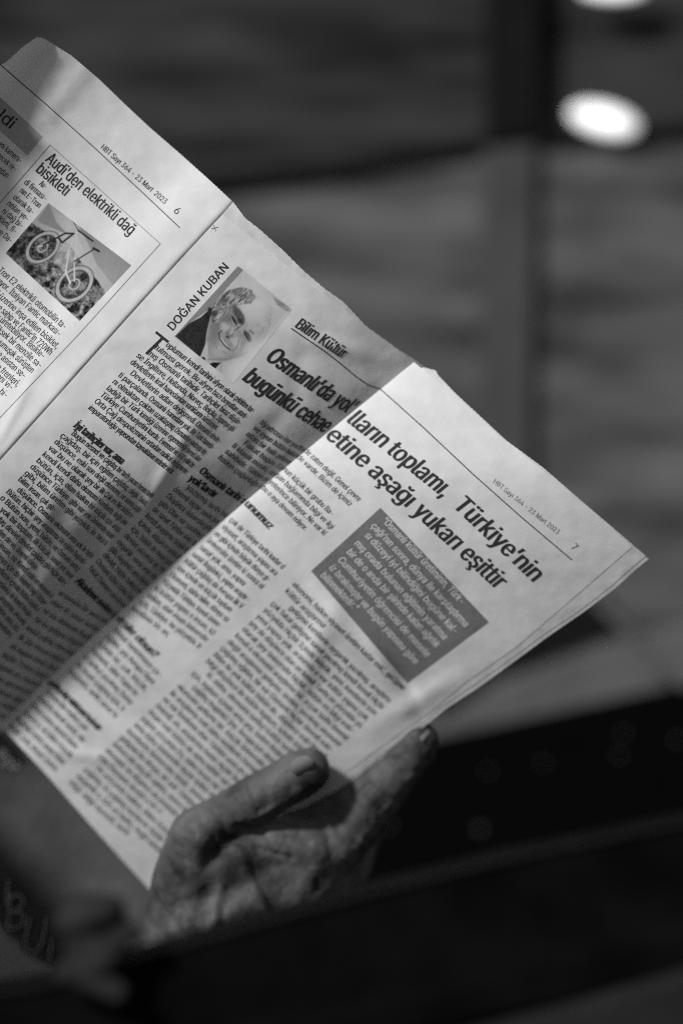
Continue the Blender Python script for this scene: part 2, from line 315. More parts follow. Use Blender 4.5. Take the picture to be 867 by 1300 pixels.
 [83, 446, [[224,-9,172,-4,128,9,91,31,64,60,46,96,38,137,104,137,110,110,123,88,142,71,166,59,194,52,224,49,257,52,286,60,311,74,329,92,341,114,346,139,342,161,332,179,316,193,296,205,272,214,245,222,184,239,128,260,86,289,60,326,52,372,58,413,75,448,102,476,138,498,180,511,227,516,275,511,316,498,351,476,377,449,394,415,401,378,337,378,326,412,302,437,267,453,225,459,194,456,167,448,145,435,129,418,118,398,115,376,119,352,131,334,148,319,169,308,212,293,264,279,312,264,336,252,359,238,379,220,395,198,405,171,408,139,403,99,386,64,360,34,323,11,278,-4]]],
 [84, 448, [[32,452,32,509,417,509,417,452,257,452,257,0,193,0,193,452]]],
 [85, 517, [[259,-8,203,-2,154,15,114,43,85,80,66,124,60,173,60,509,124,509,124,178,128,144,141,113,160,87,187,68,220,56,259,52,298,56,331,68,357,87,377,113,389,144,393,178,393,509,457,509,457,173,451,124,433,80,403,43,363,15,315,-2]]],
 [86, 479, [[204,0,16,509,84,509,192,206,215,137,248,31,235,31,252,90,267,138,290,206,395,509,463,509,278,0]]],
 [87, 686, [[155,0,16,509,82,509,163,196,175,145,187,94,197,40,189,40,200,94,211,145,224,196,306,509,380,509,462,196,474,145,486,94,497,40,488,40,499,94,510,145,523,196,603,509,670,509,530,0,455,0,368,323,351,391,344,431,336,475,350,475,335,395,327,359,318,323,230,0]]],
 [88, 474, [[18,0,217,284,217,236,29,509,104,509,178,400,204,361,223,329,243,292,232,292,252,329,272,361,298,400,374,509,446,509,259,239,259,287,456,0,382,0,292,129,268,165,250,195,230,231,244,231,225,196,206,166,182,129,91,0]]],
 [89, 471, [[203,0,203,208,16,509,91,509,192,344,222,292,236,264,250,230,224,230,237,265,251,293,280,344,381,509,455,509,268,208,268,0]]],
 [90, 438, [[42,0,42,46,273,385,306,431,341,476,348,454,285,452,223,452,40,452,40,509,397,509,397,462,169,129,134,81,97,33,90,54,152,57,214,57,399,57,399,0]]],
 [97, 389, [[160,-9,126,-5,94,5,68,22,48,45,35,73,30,108,34,138,43,161,58,179,78,193,100,203,125,211,178,220,234,227,252,230,265,235,273,243,276,255,276,257,273,279,267,297,256,311,240,322,220,329,196,331,171,329,149,322,132,313,118,301,107,288,100,274,41,291,57,322,79,346,104,364,133,375,163,382,194,384,215,383,239,379,263,372,286,360,306,343,322,320,333,290,337,251,337,0,277,0,277,52,272,52,264,38,252,25,236,12,215,1,190,-6],[170,45,202,49,228,59,248,74,263,93,272,115,276,138,276,190,259,182,231,176,200,171,175,168,154,164,134,159,117,150,103,139,95,124,92,105,94,87,102,72,114,61,130,52,149,47]]],
 [98, 424, [[229,-8,198,-5,172,4,153,17,138,31,118,59,112,59,112,0,53,0,53,509,114,509,114,319,118,319,137,346,152,360,171,373,197,381,229,384,274,378,313,361,345,332,370,293,385,245,390,189,385,133,370,84,346,45,313,16,274,-2],[220,47,253,51,279,66,301,88,316,117,325,151,328,189,325,227,316,261,301,290,280,311,253,325,220,330,188,325,161,312,140,291,125,263,116,229,113,189,116,150,125,115,140,86,162,65,188,51]]],
 [99, 395, [[207,-8,159,-2,117,16,82,46,56,85,40,133,34,187,40,243,56,291,82,330,117,360,159,378,207,384,234,383,260,377,284,368,305,356,324,341,340,322,353,301,362,277,303,262,298,276,290,289,270,311,257,319,242,325,226,329,207,330,173,325,145,310,124,287,108,258,99,224,96,187,99,151,108,117,124,89,145,66,173,51,207,46,226,48,243,52,258,58,271,66,282,76,292,89,299,102,304,117,363,102,354,78,341,56,325,37,306,21,285,9,261,-1,235,-6]]],
 [100, 424, [[195,-8,151,-2,111,16,79,45,55,84,39,133,34,189,39,245,55,293,79,332,112,361,151,378,196,384,228,381,253,373,272,360,287,346,306,319,311,319,311,509,372,509,372,0,313,0,313,59,307,59,287,31,272,17,252,4,227,-5],[205,47,236,51,263,65,284,86,299,115,309,150,312,189,309,229,300,263,284,291,263,312,237,325,205,330,172,325,145,311,124,290,108,261,99,227,96,189,99,151,109,117,124,88,145,66,172,51]]],
 [101, 403, [[212,-8,161,-2,117,16,82,46,56,85,40,132,34,187,39,242,55,290,81,329,115,359,157,378,205,384,236,382,266,374,294,361,319,341,341,315,357,282,368,242,371,194,371,169,75,169,75,221,338,221,310,202,307,237,298,269,283,294,263,314,237,326,205,330,173,326,146,313,125,294,109,270,99,241,96,211,96,178,100,139,110,106,128,80,151,61,179,50,212,46,234,48,254,53,271,61,285,73,297,88,306,105,365,91,353,63,335,39,311,19,283,4,249,-5]]],
 [102, 253, [[228,379,228,327,6,327,6,379],[81,0,81,432,84,461,96,486,113,505,135,519,161,527,187,530,222,527,243,521,227,468,215,472,195,474,171,470,154,460,145,443,142,419,142,0]]],
 [103, 425, [[207,-151,168,-148,134,-140,105,-127,82,-110,64,-91,51,-69,101,-41,122,-66,136,-78,154,-88,178,-95,207,-97,249,-92,282,-75,304,-47,311,-6,311,68,306,68,287,41,272,28,252,16,227,8,195,5,152,10,113,27,80,53,55,90,39,136,34,191,39,246,55,293,80,332,112,361,152,378,196,384,228,382,253,373,273,360,288,346,308,319,313,319,313,379,372,379,372,-9,367,-54,350,-90,324,-117,291,-136,251,-147],[205,59,237,63,264,75,285,95,300,121,309,154,312,193,309,231,300,264,285,291,264,312,237,325,205,330,172,325,145,312,124,290,109,262,99,229,96,193,99,155,109,123,124,96,145,76,172,63]]],
 [104, 410, [[114,227,114,0,53,0,53,509,114,509,114,287,102,287,124,332,152,362,187,379,227,384,264,380,295,369,321,349,341,321,353,285,357,240,357,0,296,0,296,235,290,275,273,304,246,323,210,329,184,326,161,317,141,303,126,283,117,257]]],
 [105, 166, [[53,0,53,379,114,379,114,0],[84,443,67,446,54,455,44,468,41,483,44,499,54,512,67,521,84,524,100,521,114,512,123,499,126,483,123,468,114,455,100,446]]],
 [106, 166, [[53,379,114,379,114,-30,111,-63,102,-90,86,-113,65,-129,37,-139,4,-143,-10,-143,-10,-87,2,-87,25,-83,40,-72,50,-54,53,-29],[83,443,67,446,53,455,44,468,41,483,44,499,53,512,67,521,83,524,100,521,114,512,123,499,126,483,123,468,114,455,100,446]]],
 [107, 380, [[110,137,110,212,121,212,284,379,360,379,184,199,177,199],[53,0,53,509,114,509,114,0],[294,0,148,186,191,229,372,0]]],
 [108, 189, [[139,-2,101,3,74,20,58,47,53,84,53,509,114,509,114,99,115,77,120,62,130,54,146,52,160,53,170,54,181,3,162,-1]]],
 [109, 609, [[53,0,53,379,112,379,112,295,108,295,118,323,132,346,151,363,172,376,195,384,219,386,257,380,287,361,309,331,321,295,312,295,322,321,337,343,357,361,381,375,407,383,437,386,468,383,497,372,522,354,541,328,553,296,557,255,557,0,496,0,496,254,490,289,473,313,447,326,419,330,395,328,374,320,358,307,345,290,338,270,335,247,335,0,274,0,274,260,269,288,253,311,229,326,199,330,178,328,158,320,140,307,126,289,117,266,114,238,114,0]]],
 [110, 409, [[114,227,114,0,53,0,53,379,112,379,112,287,102,287,124,332,152,362,187,379,227,384,264,380,295,369,321,349,341,321,353,285,357,240,357,0,296,0,296,235,290,275,273,304,246,323,210,329,184,326,161,317,141,303,126,283,117,257]]],
 [111, 415, [[207,-8,159,-2,117,16,82,46,56,85,40,133,34,187,40,243,56,291,82,330,117,360,159,378,207,384,256,378,299,360,333,330,359,291,376,243,381,187,376,133,359,85,333,46,299,16,256,-2],[207,46,242,51,270,66,292,89,307,117,316,151,319,187,316,224,307,258,292,287,270,310,242,325,207,330,173,325,145,310,124,287,108,258,99,224,96,187,99,151,108,117,124,89,145,66,173,51]]],
 [112, 424, [[53,-143,53,379,112,379,112,319,118,319,137,346,152,360,171,373,197,381,229,384,274,378,313,361,345,332,370,293,385,245,390,189,385,133,370,84,346,45,313,16,274,-2,229,-8,198,-5,173,4,153,17,138,31,118,59,114,59,114,-143],[220,47,253,51,279,66,301,88,316,117,325,151,328,189,325,227,316,261,301,290,280,311,253,325,220,330,188,325,161,312,140,291,125,263,116,229,113,189,116,150,125,115,140,86,162,65,188,51]]],
 [113, 424, [[372,-143,311,-143,311,59,306,59,287,31,272,17,252,4,227,-5,195,-8,151,-2,111,16,79,45,55,84,39,133,34,189,39,245,55,293,79,332,112,361,151,378,196,384,228,381,253,373,272,360,287,346,307,319,313,319,313,379,372,379],[205,47,236,51,263,65,284,86,299,115,309,150,312,189,309,229,300,263,284,291,263,312,237,325,205,330,172,325,145,311,124,290,108,261,99,227,96,189,99,151,109,117,124,88,145,66,172,51]]],
 [114, 259, [[53,0,53,379,112,379,112,321,115,321,130,347,152,367,181,380,213,385,229,384,243,384,243,322,230,324,207,326,182,323,159,315,140,301,126,284,117,262,114,237,114,0]]],
 [115, 364, [[182,-8,145,-5,112,3,84,18,62,38,45,63,36,94,94,107,105,79,124,60,150,49,181,45,217,50,244,62,262,81,268,103,265,121,254,136,237,147,212,155,149,170,104,186,72,208,53,237,47,274,51,305,65,332,87,354,115,370,149,381,187,384,223,381,254,372,279,358,299,339,314,316,324,290,268,277,258,298,243,316,219,328,187,333,156,329,131,317,114,299,109,277,112,258,124,243,144,232,172,223,229,209,275,194,306,171,325,142,331,107,326,75,312,47,290,24,260,6,223,-5]]],
 [116, 227, [[204,379,204,327,6,327,6,379],[65,471,126,471,126,98,128,76,136,61,150,53,170,50,185,51,202,54,213,2,192,-3,168,-4,125,2,92,21,72,52,65,93]]],
 [117, 410, [[182,-5,146,-1,115,11,89,31,69,59,57,95,53,139,53,379,114,379,114,144,119,105,137,75,164,56,200,50,226,53,249,62,268,77,283,97,293,122,296,153,296,379,357,379,357,0,298,0,298,92,307,92,286,47,257,17,222,0]]],
 [118, 389, [[163,0,17,379,84,379,165,155,177,121,187,87,206,21,184,21,203,87,213,121,224,155,305,379,371,379,226,0]]],
 [119, 567, [[138,0,23,379,87,379,133,214,154,137,165,91,175,41,165,41,175,90,186,135,206,214,252,379,316,379,362,214,382,136,392,91,402,41,391,41,402,90,413,135,434,214,480,379,545,379,429,0,368,0,319,172,305,225,291,280,277,338,291,338,277,280,263,225,248,172,199,0]]],
 [120, 378, [[21,0,171,218,171,171,29,379,100,379,147,306,179,253,207,206,175,206,190,229,202,253,216,279,233,306,282,379,352,379,209,169,209,214,358,0,287,0,231,85,200,136,173,182,205,182,178,136,165,112,148,85,91,0]]],
 [121, 389, [[47,-139,61,-86,71,-87,88,-90,104,-89,118,-84,130,-74,141,-58,151,-36,163,-1,17,379,84,379,165,155,177,121,187,87,206,21,184,21,202,87,212,121,224,155,305,379,371,379,204,-58,191,-85,177,-107,159,-124,139,-136,117,-143,91,-145,65,-143]]],
 [122, 380, [[42,0,42,46,254,320,254,323,48,323,48,379,333,379,333,331,126,60,126,56,339,56,339,0]]],
 [199, 510, [[267,-7,225,-3,186,7,150,25,119,49,92,79,70,115,53,157,44,203,40,254,44,305,53,352,70,393,92,429,119,459,150,484,186,501,225,512,267,516,305,513,340,504,373,490,402,471,427,447,448,418,463,385,473,348,408,348,401,373,389,395,375,413,357,428,337,440,315,449,292,454,267,456,223,450,184,432,150,403,125,364,109,314,103,254,109,194,125,145,151,105,184,76,223,59,267,53,292,55,315,60,337,69,357,81,375,96,389,114,401,136,408,160,473,160,463,124,448,91,428,62,402,38,373,19,341,5,305,-4],[228,-146,228,-110,268,-110,284,-109,294,-105,300,-98,302,-88,300,-77,294,-71,284,-67,268,-66,240,-66,251,13,283,13,283,-3,283,-33,312,-37,332,-47,344,-64,348,-88,343,-114,328,-132,304,-143,269,-146]]],
 [214, 533, [[267,-7,225,-3,186,7,150,25,119,49,92,79,70,115,53,157,44,203,40,254,44,305,53,352,70,393,92,429,119,459,150,484,186,501,225,512,267,516,309,512,348,501,384,484,415,459,442,429,464,393,480,352,490,305,493,254,490,203,480,157,464,115,442,79,415,49,384,25,348,7,309,-3],[267,53,310,59,349,76,383,105,408,144,425,194,430,254,425,314,408,365,383,404,349,433,310,450,267,456,223,450,184,433,151,404,125,364,109,314,103,254,109,194,125,144,151,105,184,76,223,59],[339,572,323,575,310,584,301,597,298,612,301,628,310,641,323,650,339,653,355,650,368,641,376,628,379,612,376,597,368,584,355,575],[195,572,180,575,167,584,158,597,155,612,158,628,167,641,180,650,195,653,211,650,224,641,233,628,236,612,233,597,224,584,211,575]]],
 [220, 517, [[259,-8,203,-2,154,15,114,43,85,80,66,124,60,173,60,509,124,509,124,178,128,144,141,113,160,87,187,68,220,56,259,52,298,56,331,68,357,87,377,113,389,144,393,178,393,509,457,509,457,173,451,124,433,80,403,43,363,15,315,-2],[331,572,315,575,302,584,293,597,290,612,293,628,302,641,315,650,331,653,346,650,359,641,368,628,371,612,368,597,359,584,346,575],[187,572,172,575,158,584,149,597,146,612,149,628,158,641,172,650,187,653,203,650,216,641,224,628,227,612,224,597,216,584,203,575]]],
 [231, 395, [[207,-8,159,-2,117,16,82,46,56,85,40,133,34,187,40,243,56,291,82,330,117,360,159,378,207,384,234,383,260,377,284,368,305,356,324,341,340,322,353,301,362,277,303,262,298,276,290,289,270,311,257,319,242,325,226,329,207,330,173,325,145,310,124,287,108,258,99,224,96,187,99,151,108,117,124,89,145,66,173,51,207,46,226,48,243,52,258,58,271,66,282,76,292,89,299,102,304,117,363,102,354,78,341,56,325,37,306,21,285,9,261,-1,235,-6],[169,-143,169,-107,210,-107,226,-106,236,-102,241,-95,243,-84,241,-74,236,-67,226,-63,210,-62,182,-62,192,16,224,16,224,0,224,-29,253,-34,273,-44,285,-61,289,-85,284,-111,270,-129,245,-139,210,-143]]],
 [246, 415, [[207,-8,159,-2,117,16,82,46,56,85,40,133,34,187,40,243,56,291,82,330,117,360,159,378,207,384,256,378,299,360,333,330,359,291,376,243,381,187,376,133,359,85,333,46,299,16,256,-2],[207,46,242,51,270,66,292,89,307,117,316,151,319,187,316,224,307,258,292,287,270,310,242,325,207,330,173,325,145,310,124,287,108,258,99,224,96,187,99,151,108,117,124,89,145,66,173,51],[279,443,264,446,251,455,242,468,239,483,242,499,251,512,264,520,279,523,295,520,308,512,317,499,320,483,317,468,308,455,295,446],[136,443,120,446,107,455,98,468,95,483,98,499,107,512,120,520,136,523,151,520,164,512,173,499,176,483,173,468,164,455,151,446]]],
 [252, 410, [[182,-5,146,-1,115,11,89,31,69,59,57,95,53,139,53,379,114,379,114,144,119,105,137,75,164,56,200,50,226,53,249,62,268,77,283,97,293,122,296,153,296,379,357,379,357,0,298,0,298,92,307,92,286,47,257,17,222,0],[277,443,261,446,248,455,239,468,236,483,239,499,248,512,261,520,277,523,292,520,305,512,314,499,317,483,314,468,305,455,292,446],[133,443,118,446,104,455,96,468,93,483,96,499,104,512,118,520,133,523,149,520,162,512,170,499,173,483,170,468,162,455,149,446]]],
 [286, 520, [[269,-7,225,-3,185,7,149,25,118,49,91,79,69,116,53,157,43,203,40,254,43,305,53,352,69,393,91,429,117,459,149,484,184,501,223,512,265,516,304,513,340,504,374,489,403,469,429,445,449,416,465,384,474,349,408,349,399,372,387,393,373,411,356,427,337,439,315,448,291,454,265,456,222,450,183,432,150,404,125,364,109,314,103,254,109,194,125,145,151,105,184,76,224,59,269,53,309,57,345,71,374,93,396,123,410,160,415,202,434,199,283,199,283,256,478,256,478,200,471,141,451,91,419,50,377,19,326,0],[265,562,238,566,215,575,195,590,179,610,169,633,166,659,211,659,214,637,226,621,243,609,265,606,286,609,303,621,315,637,319,659,364,659,360,633,350,610,335,590,315,575,291,566]]],
 [287, 425, [[207,-151,168,-148,134,-140,105,-127,82,-110,64,-91,51,-69,101,-41,122,-66,136,-78,154,-88,178,-95,207,-97,249,-92,282,-75,304,-47,311,-6,311,68,306,68,287,41,272,28,252,16,227,8,195,5,152,10,113,27,80,53,55,90,39,136,34,191,39,246,55,293,80,332,112,361,152,378,196,384,228,382,253,373,273,360,288,346,308,319,313,319,313,379,372,379,372,-9,367,-54,350,-90,324,-117,291,-136,251,-147],[205,59,237,63,264,75,285,95,300,121,309,154,312,193,309,231,300,264,285,291,264,312,237,325,205,330,172,325,145,312,124,290,109,262,99,229,96,193,99,155,109,123,124,96,145,76,172,63],[205,433,178,436,155,446,135,461,119,481,109,504,106,529,151,529,154,508,166,491,183,480,205,476,226,480,243,491,255,508,258,529,304,529,300,504,290,481,275,461,255,446,231,436]]],
 [304, 300, [[31,0,31,57,118,57,118,452,31,452,31,509,269,509,269,452,183,452,183,57,269,57,269,0],[150,572,134,575,120,584,111,597,108,612,111,628,120,641,134,650,150,653,167,650,180,641,190,628,193,612,190,597,180,584,167,575]]],
 [305, 166, [[53,0,53,379,114,379,114,0]]],
 [350, 446, [[224,-9,172,-4,128,9,91,31,64,60,46,96,38,137,104,137,110,110,123,88,142,71,166,59,194,52,224,49,257,52,286,60,311,74,329,92,341,114,346,139,342,161,332,179,316,193,296,205,272,214,245,222,184,239,128,260,86,289,60,326,52,372,58,413,75,448,102,476,138,498,180,511,227,516,275,511,316,498,351,476,377,449,394,415,401,378,337,378,326,412,302,437,267,453,225,459,194,456,167,448,145,435,129,418,118,398,115,376,119,352,131,334,148,319,169,308,212,293,264,279,312,264,336,252,359,238,379,220,395,198,405,171,408,139,403,99,386,64,360,34,323,11,278,-4],[186,-143,186,-107,226,-107,242,-106,252,-102,258,-95,259,-84,258,-74,252,-67,242,-63,226,-62,198,-62,208,16,241,16,241,0,241,-29,269,-34,290,-44,301,-61,305,-85,300,-111,286,-129,261,-139,226,-143]]],
 [351, 364, [[182,-8,145,-5,112,3,84,18,62,38,45,63,36,94,94,107,105,79,124,60,150,49,181,45,217,50,244,62,262,81,268,103,265,121,254,136,237,147,212,155,149,170,104,186,72,208,53,237,47,274,51,305,65,332,87,354,115,370,149,381,187,384,223,381,254,372,279,358,299,339,314,316,324,290,268,277,258,298,243,316,219,328,187,333,156,329,131,317,114,299,109,277,112,258,124,243,144,232,172,223,229,209,275,194,306,171,325,142,331,107,326,75,312,47,290,24,260,6,223,-5],[147,-143,147,-107,188,-107,204,-106,214,-102,219,-95,221,-84,219,-74,214,-67,204,-63,188,-62,160,-62,170,16,202,16,202,0,202,-29,231,-34,251,-44,263,-61,267,-85,262,-111,248,-129,223,-139,188,-143]]],
 [8217, 176, [[52,318,82,509,151,509,98,318]]],
 [8220, 300, [[52,318,104,509,151,509,121,318],[175,318,228,509,274,509,244,318]]],
 [8221, 300, [[52,318,82,509,151,509,98,318],[175,318,205,509,274,509,222,318]]],
 [32, 187, []],
]
LETTERS = {chr(g[0]): [g[1], [list(zip(c[0::2], c[1::2])) for c in g[2]]] for g in GLYPH_DATA}
CAPH = max(p[1] for p in LETTERS['H'][1][0])/1000
_GL = {}
def glyph(ch, res=0, bold=0):
    if ch in _GL: return _GL[ch]
    adv, cons = LETTERS.get(ch, LETTERS[' '])
    V = np.zeros((0, 2)); F = []
    if cons:
        pts = []; ed = []
        for c in cons:
            k = len(pts); pts += [Vector((x/1000, y/1000)) for x, y in c]
            ed += [(k+i, k+(i+1) % len(c)) for i in range(len(c))]
        vo, eo, fo, *_ = delaunay_2d_cdt(pts, ed, [], 0, 1e-5)
        def inside(x, y):                    # non-zero winding
            w = 0
            for c in cons:
                for i in range(len(c)):
                    x0, y0 = c[i-1]; x1, y1 = c[i]
                    if (y0 <= y) != (y1 <= y):
                        xx = x0+(y-y0)*(x1-x0)/(y1-y0)
                        if xx > x: w += 1 if y1 > y0 else -1
            return w != 0
        V = np.array([v[:] for v in vo])
        for f in fo:
            m = V[list(f)].mean(0)*1000
            if inside(m[0], m[1]): F.append(tuple(f))
    _GL[ch] = (V, F, adv/1000); return _GL[ch]

class Print:
    def __init__(s): s.V = []; s.F = []; s.n = 0; s.H = []
    def add(s, V, F, lift=0.0):
        s.V.append(V); s.H.append(np.full(len(V), lift)); s.F += [tuple(i+s.n for i in f) for f in F]; s.n += len(V)
    def line(s, text, p0, p1, cap, res=1, bold=0.0, comp=0.0, bend=0.0, ital=0.0, up=None, clip=None):
        p0 = np.array(p0, float); p1 = np.array(p1, float); d = p1-p0; L = np.hypot(*d); d /= L
        nrm = np.array([d[1], -d[0]]); upv = nrm if up is None else np.array(up)/np.hypot(*up)
        tot = sum(glyph(c)[2] for c in text); sc = cap/CAPH; cur = 0
        shifts = [0.0] if not bold else ([-bold, 0, bold] if bold*cap < .6 else [-bold, -bold/3, bold/3, bold])
        for c in text:
            V, F, adv = glyph(c, res, bold)
            if len(V):
                for k, sh in enumerate(shifts):
                    gx = (cur+V[:, 0]+sh*cap/(L/tot)+ital*V[:, 1]*sc/(L/tot))/tot
                    t = gx*(1+comp*(1-gx)) if comp else gx
                    q = p0+d*L*t[:, None]+nrm*(bend*4*t*(1-t))[:, None]+upv*(V[:, 1]*sc+(sh*.3*cap if k % 2 else 0))[:, None]
                    s.add(q, F, k*.008)
            cur += adv
    def quad(s, pts): s.add(np.array(pts, float), [tuple(range(len(pts)))])
    def strip(s, pts, w):
        pts = np.asarray(pts, float); n = max(2, int(np.hypot(*np.diff(pts, axis=0).T).sum()/6))
        q = poly_at(pts, np.linspace(0, 1, n)); t = np.gradient(q, axis=0); t /= np.hypot(*t.T)[:, None]
        nn = np.stack([t[:, 1], -t[:, 0]], 1)*w/2
        s.add(np.r_[q+nn, q-nn], [(i, i+1, n+i+1, n+i) for i in range(n-1)])
    def patch(s, quad, n=24):
        """filled quad, finely divided; quad = TL,TR,BR,BL"""
        a, b, c, d = [np.array(q, float) for q in quad]
        U, V = np.meshgrid(np.linspace(0, 1, n), np.linspace(0, 1, n)); U = U.ravel()[:, None]; V = V.ravel()[:, None]
        s.add((1-V)*((1-U)*a+U*b)+V*((1-U)*d+U*c), [(j*n+i, (j+1)*n+i, (j+1)*n+i+1, j*n+i+1) for j in range(n-1) for i in range(n-1)])
    def build(s, name, hf, mat, parent, lift=0.07, label=None):
        xy = np.concatenate(s.V); h = hf(xy[:, 0], xy[:, 1])+lift+np.concatenate(s.H)
        o = mesh_obj(name, Pn(xy, h).tolist(), s.F, mat, parent, True)
        # print faces share the direction of the sheet
        if label: o['label'] = label
        return o

WORDS = ('Osmanlı tarihi ve bilim kültür toplum için bir olarak devlet ekonomi üretim siyaset halkın dünya çağdaş bütün eğitim üniversite araştırma '
         'yapısı gelişme tarihçi değil fakat sanat düşünce bugünkü yüzyılda kentlerin uygarlık Avrupa Türkiye insan bilgi kendi sonra önemli yazılmış '
         'da bu o ile de çok en gibi kadar daha ama olan içinde arasında yeni eski büyük küçük ilk son hiçbir şey yok var ne ki').split()
def filler(n):
    s = ''
    while len(s) < n:
        w = random.choice(WORDS)
        if random.random() < .08: w = w.capitalize()
        s += w+random.choice([' ']*8+[', ', '. '])
    s = s[:n].strip()
    return s+('-' if random.random() < .3 else '')
def block(pr, L0, Ln, R0, Rn, n, cap=7.6, texts=None, chars=46, comp=0.25, bend=0.0, bold=0.0, short=None, indent=None, skip=(), res=1, i0=0, ital=0):
    L0, Ln, R0, Rn = [np.array(q, float) for q in (L0, Ln, R0, Rn)]
    for i in range(i0, n):
        if i in skip: continue
        t = i/max(1, n-1); a = L0+(Ln-L0)*t; b = R0+(Rn-R0)*t; full = b-a
        nch = chars; fr0, fr1 = 0.0, 1.0
        if indent and i in indent: fr0 = indent[i]
        if short and i in short: fr1 = short[i]
        tx = texts[i] if texts and i < len(texts) and texts[i] else filler(max(3, int(chars*(fr1-fr0))))
        f = (lambda q: q*(1+comp*(1-q)))
        full_ = full; p0 = a+full_*fr0; p1 = a+full_*fr1
        upv = -(Ln-L0)*(1-.5)-(Rn-R0)*.5
        pr.line(tx, p0, p1, cap*(1+.02*random.uniform(-1, 1)), res, bold, comp*(fr1-fr0), bend, ital, up=tuple(upv))

# ---- page 6
pr = Print()
pr.line('HBT Sayı 364 - 23 Mart  2023', (127, 187), (209, 259), 7.2, 3, .015)
pr.line('6', (219, 267.5), (225, 273), 9.5, 3, .006)
pr.build('header_text', h6, INK, page6)
pr = Print(); pr.strip([(-20, 63), (23, 101), (60, 133), (120, 187), (180, 243), (228.4, 288.8)], 1.3)
pr.build('rule_line', h6, LINE, page6); pr = Print(); pr.strip([(63.6, 183.4), (203.5, 309)], .9); pr.strip([(203.5, 309), (100, 424), (0, 530), (-30, 561)], 1.0); pr.strip([(63.6, 183.4), (0, 257), (-30, 291)], 1.0)
pr.build('frame_line', h6, FRAMEL, page6)
pr = Print()
pr.line("Audi'den elektrikli dağ", (56.5, 203), (165, 299), 15.5, 4, .022)
pr.line("bisikleti", (44, 216), (82.5, 249), 15.5, 4, .022)
pr.build('article_title', h6, INK, page6)
pr = Print(); pr.patch([(-40, 85), (54, 172.7), (35, 196.7), (-60, 112)], 14); pr.build('grey_title_band', h6, TINT2, page6, .06)
pr = Print(); pr.line("geçildi", (-37, 121), (13, 164), 16, 4, .02); pr.build('article_title', h6, INK, page6, .12)
pr = Print()
for tx, e, n in (('Au-', (56.5, 240), 3), ('di firması-', (57, 255.5), 11), ('nın E-Tron', (49, 264), 10), ('olarak ta-', (40.5, 272.5), 10), ('nıtılan ye-', (34, 281.5), 10.5), ('ni dağ bi-', (26.5, 290), 10), ('bisikleti, fi-', (19, 297.5), 12.5), ('renleri ve Da-', (13, 309), 14)):
    L = n*3.25; pr.line(tx, (e[0]-L*.77, e[1]-L*.66), e, 7.9, 2, .012)
for tx, e in (('eni kamera-', (25, 207.5)), ('sürecek re-', (18.5, 218)), ('sından', (8, 226))):
    L = len(tx)*3.3; pr.line(tx, (e[0]-L*.77, e[1]-L*.66), e, 7.9, 2, .012)
for tx, e in (('Audi E-Tron E2 elektrikli otomobilin ta-', (81, 418.6)), ('nıtımını yapıyor. İtalyan Fantic markası-', (74, 427.5)), ('nın modeli üzerine inşa edilen bisiklet,', (71.5, 443)), ('güce sahip ve Fantic’in 720Wh', (63, 451)),
              ('motoru üretebiliyor. Bisikle-', (54, 456)), ('tin yüksek bir menzile sa-', (50, 468)), ('hip, yumuşak sürüşten', (39.5, 474)), ('ve asistan se-', (29.5, 481)), ('ön arka frenleri,', (21.5, 491)), ('ile yeni vi-', (13.5, 496)), ('tesle bi-', (6.5, 506))):
    L = len(tx)*3.48; pr.line(tx, (e[0]-L*.755, e[1]-L*.665), e, 8.9, 2, .012, up=(.68, -.73))
pr.build('text_column', h6, INK, page6)

# ---- pictures printed on the sheets: grey values on a fine grid
PIC = bpy.data.materials.new('printed_picture'); PIC.use_nodes = True
_n = PIC.node_tree.nodes; _at = _n.new('ShaderNodeAttribute'); _at.attribute_name = 'tone'
PIC.node_tree.links.new(_at.outputs['Color'], _n['Principled BSDF'].inputs['Base Color'])
_n['Principled BSDF'].inputs['Roughness'].default_value = .8; _n['Principled BSDF'].inputs['Specular IOR Level'].default_value = .12
def fbm(x, y, s, o=4, seed=0):
    v = 0; a = 1; t = 0
    for k in range(o):
        ca, sa = math.cos(1.3*k+seed), math.sin(1.3*k+seed)
        X = (x*ca-y*sa)/s*2**k+seed*7.1+k*3.7; Y = (x*sa+y*ca)/s*2**k+k*1.9
        xi = np.floor(X); yi = np.floor(Y); fx = X-xi; fy = Y-yi; fx = fx*fx*(3-2*fx); fy = fy*fy*(3-2*fy)
        hsh = lambda i, j: np.modf(np.abs(np.sin(i*127.1+j*311.7+seed*17.3)*43758.5453))[0]
        v = v+a*((hsh(xi, yi)*(1-fx)+hsh(xi+1, yi)*fx)*(1-fy)+(hsh(xi, yi+1)*(1-fx)+hsh(xi+1, yi+1)*fx)*fy); t += a; a *= .55
    return v/t
def picture(quad, tone, hf, parent, nu, nv, name='printed_picture', label=None):
    a, b, c, d = [np.array(q, float) for q in quad]
    U, V = np.meshgrid(np.linspace(0, 1, nu), np.linspace(0, 1, nv)); U = U.ravel(); V = V.ravel(); u = U[:, None]; v = V[:, None]
    xy = (1-v)*((1-u)*a+u*b)+v*((1-u)*d+u*c)
    h = hf(xy[:, 0], xy[:, 1])+.05
    o = mesh_obj(name, Pn(xy, h).tolist(), [(j*nu+i, (j+1)*nu+i, (j+1)*nu+i+1, j*nu+i+1) for j in range(nv-1) for i in range(nu-1)], PIC, parent)
    t = np.clip(tone(xy[:, 0], xy[:, 1], U, V), .02, .76); t = np.where(t < .7, .7*(t/.7)**1.35, t)
    at = o.data.color_attributes.new('tone', 'FLOAT_COLOR', 'POINT')
    at.data.foreach_set('color', np.stack([t, t, t, t*0+1], 1).ravel())
    if label: o['label'] = label
    return o
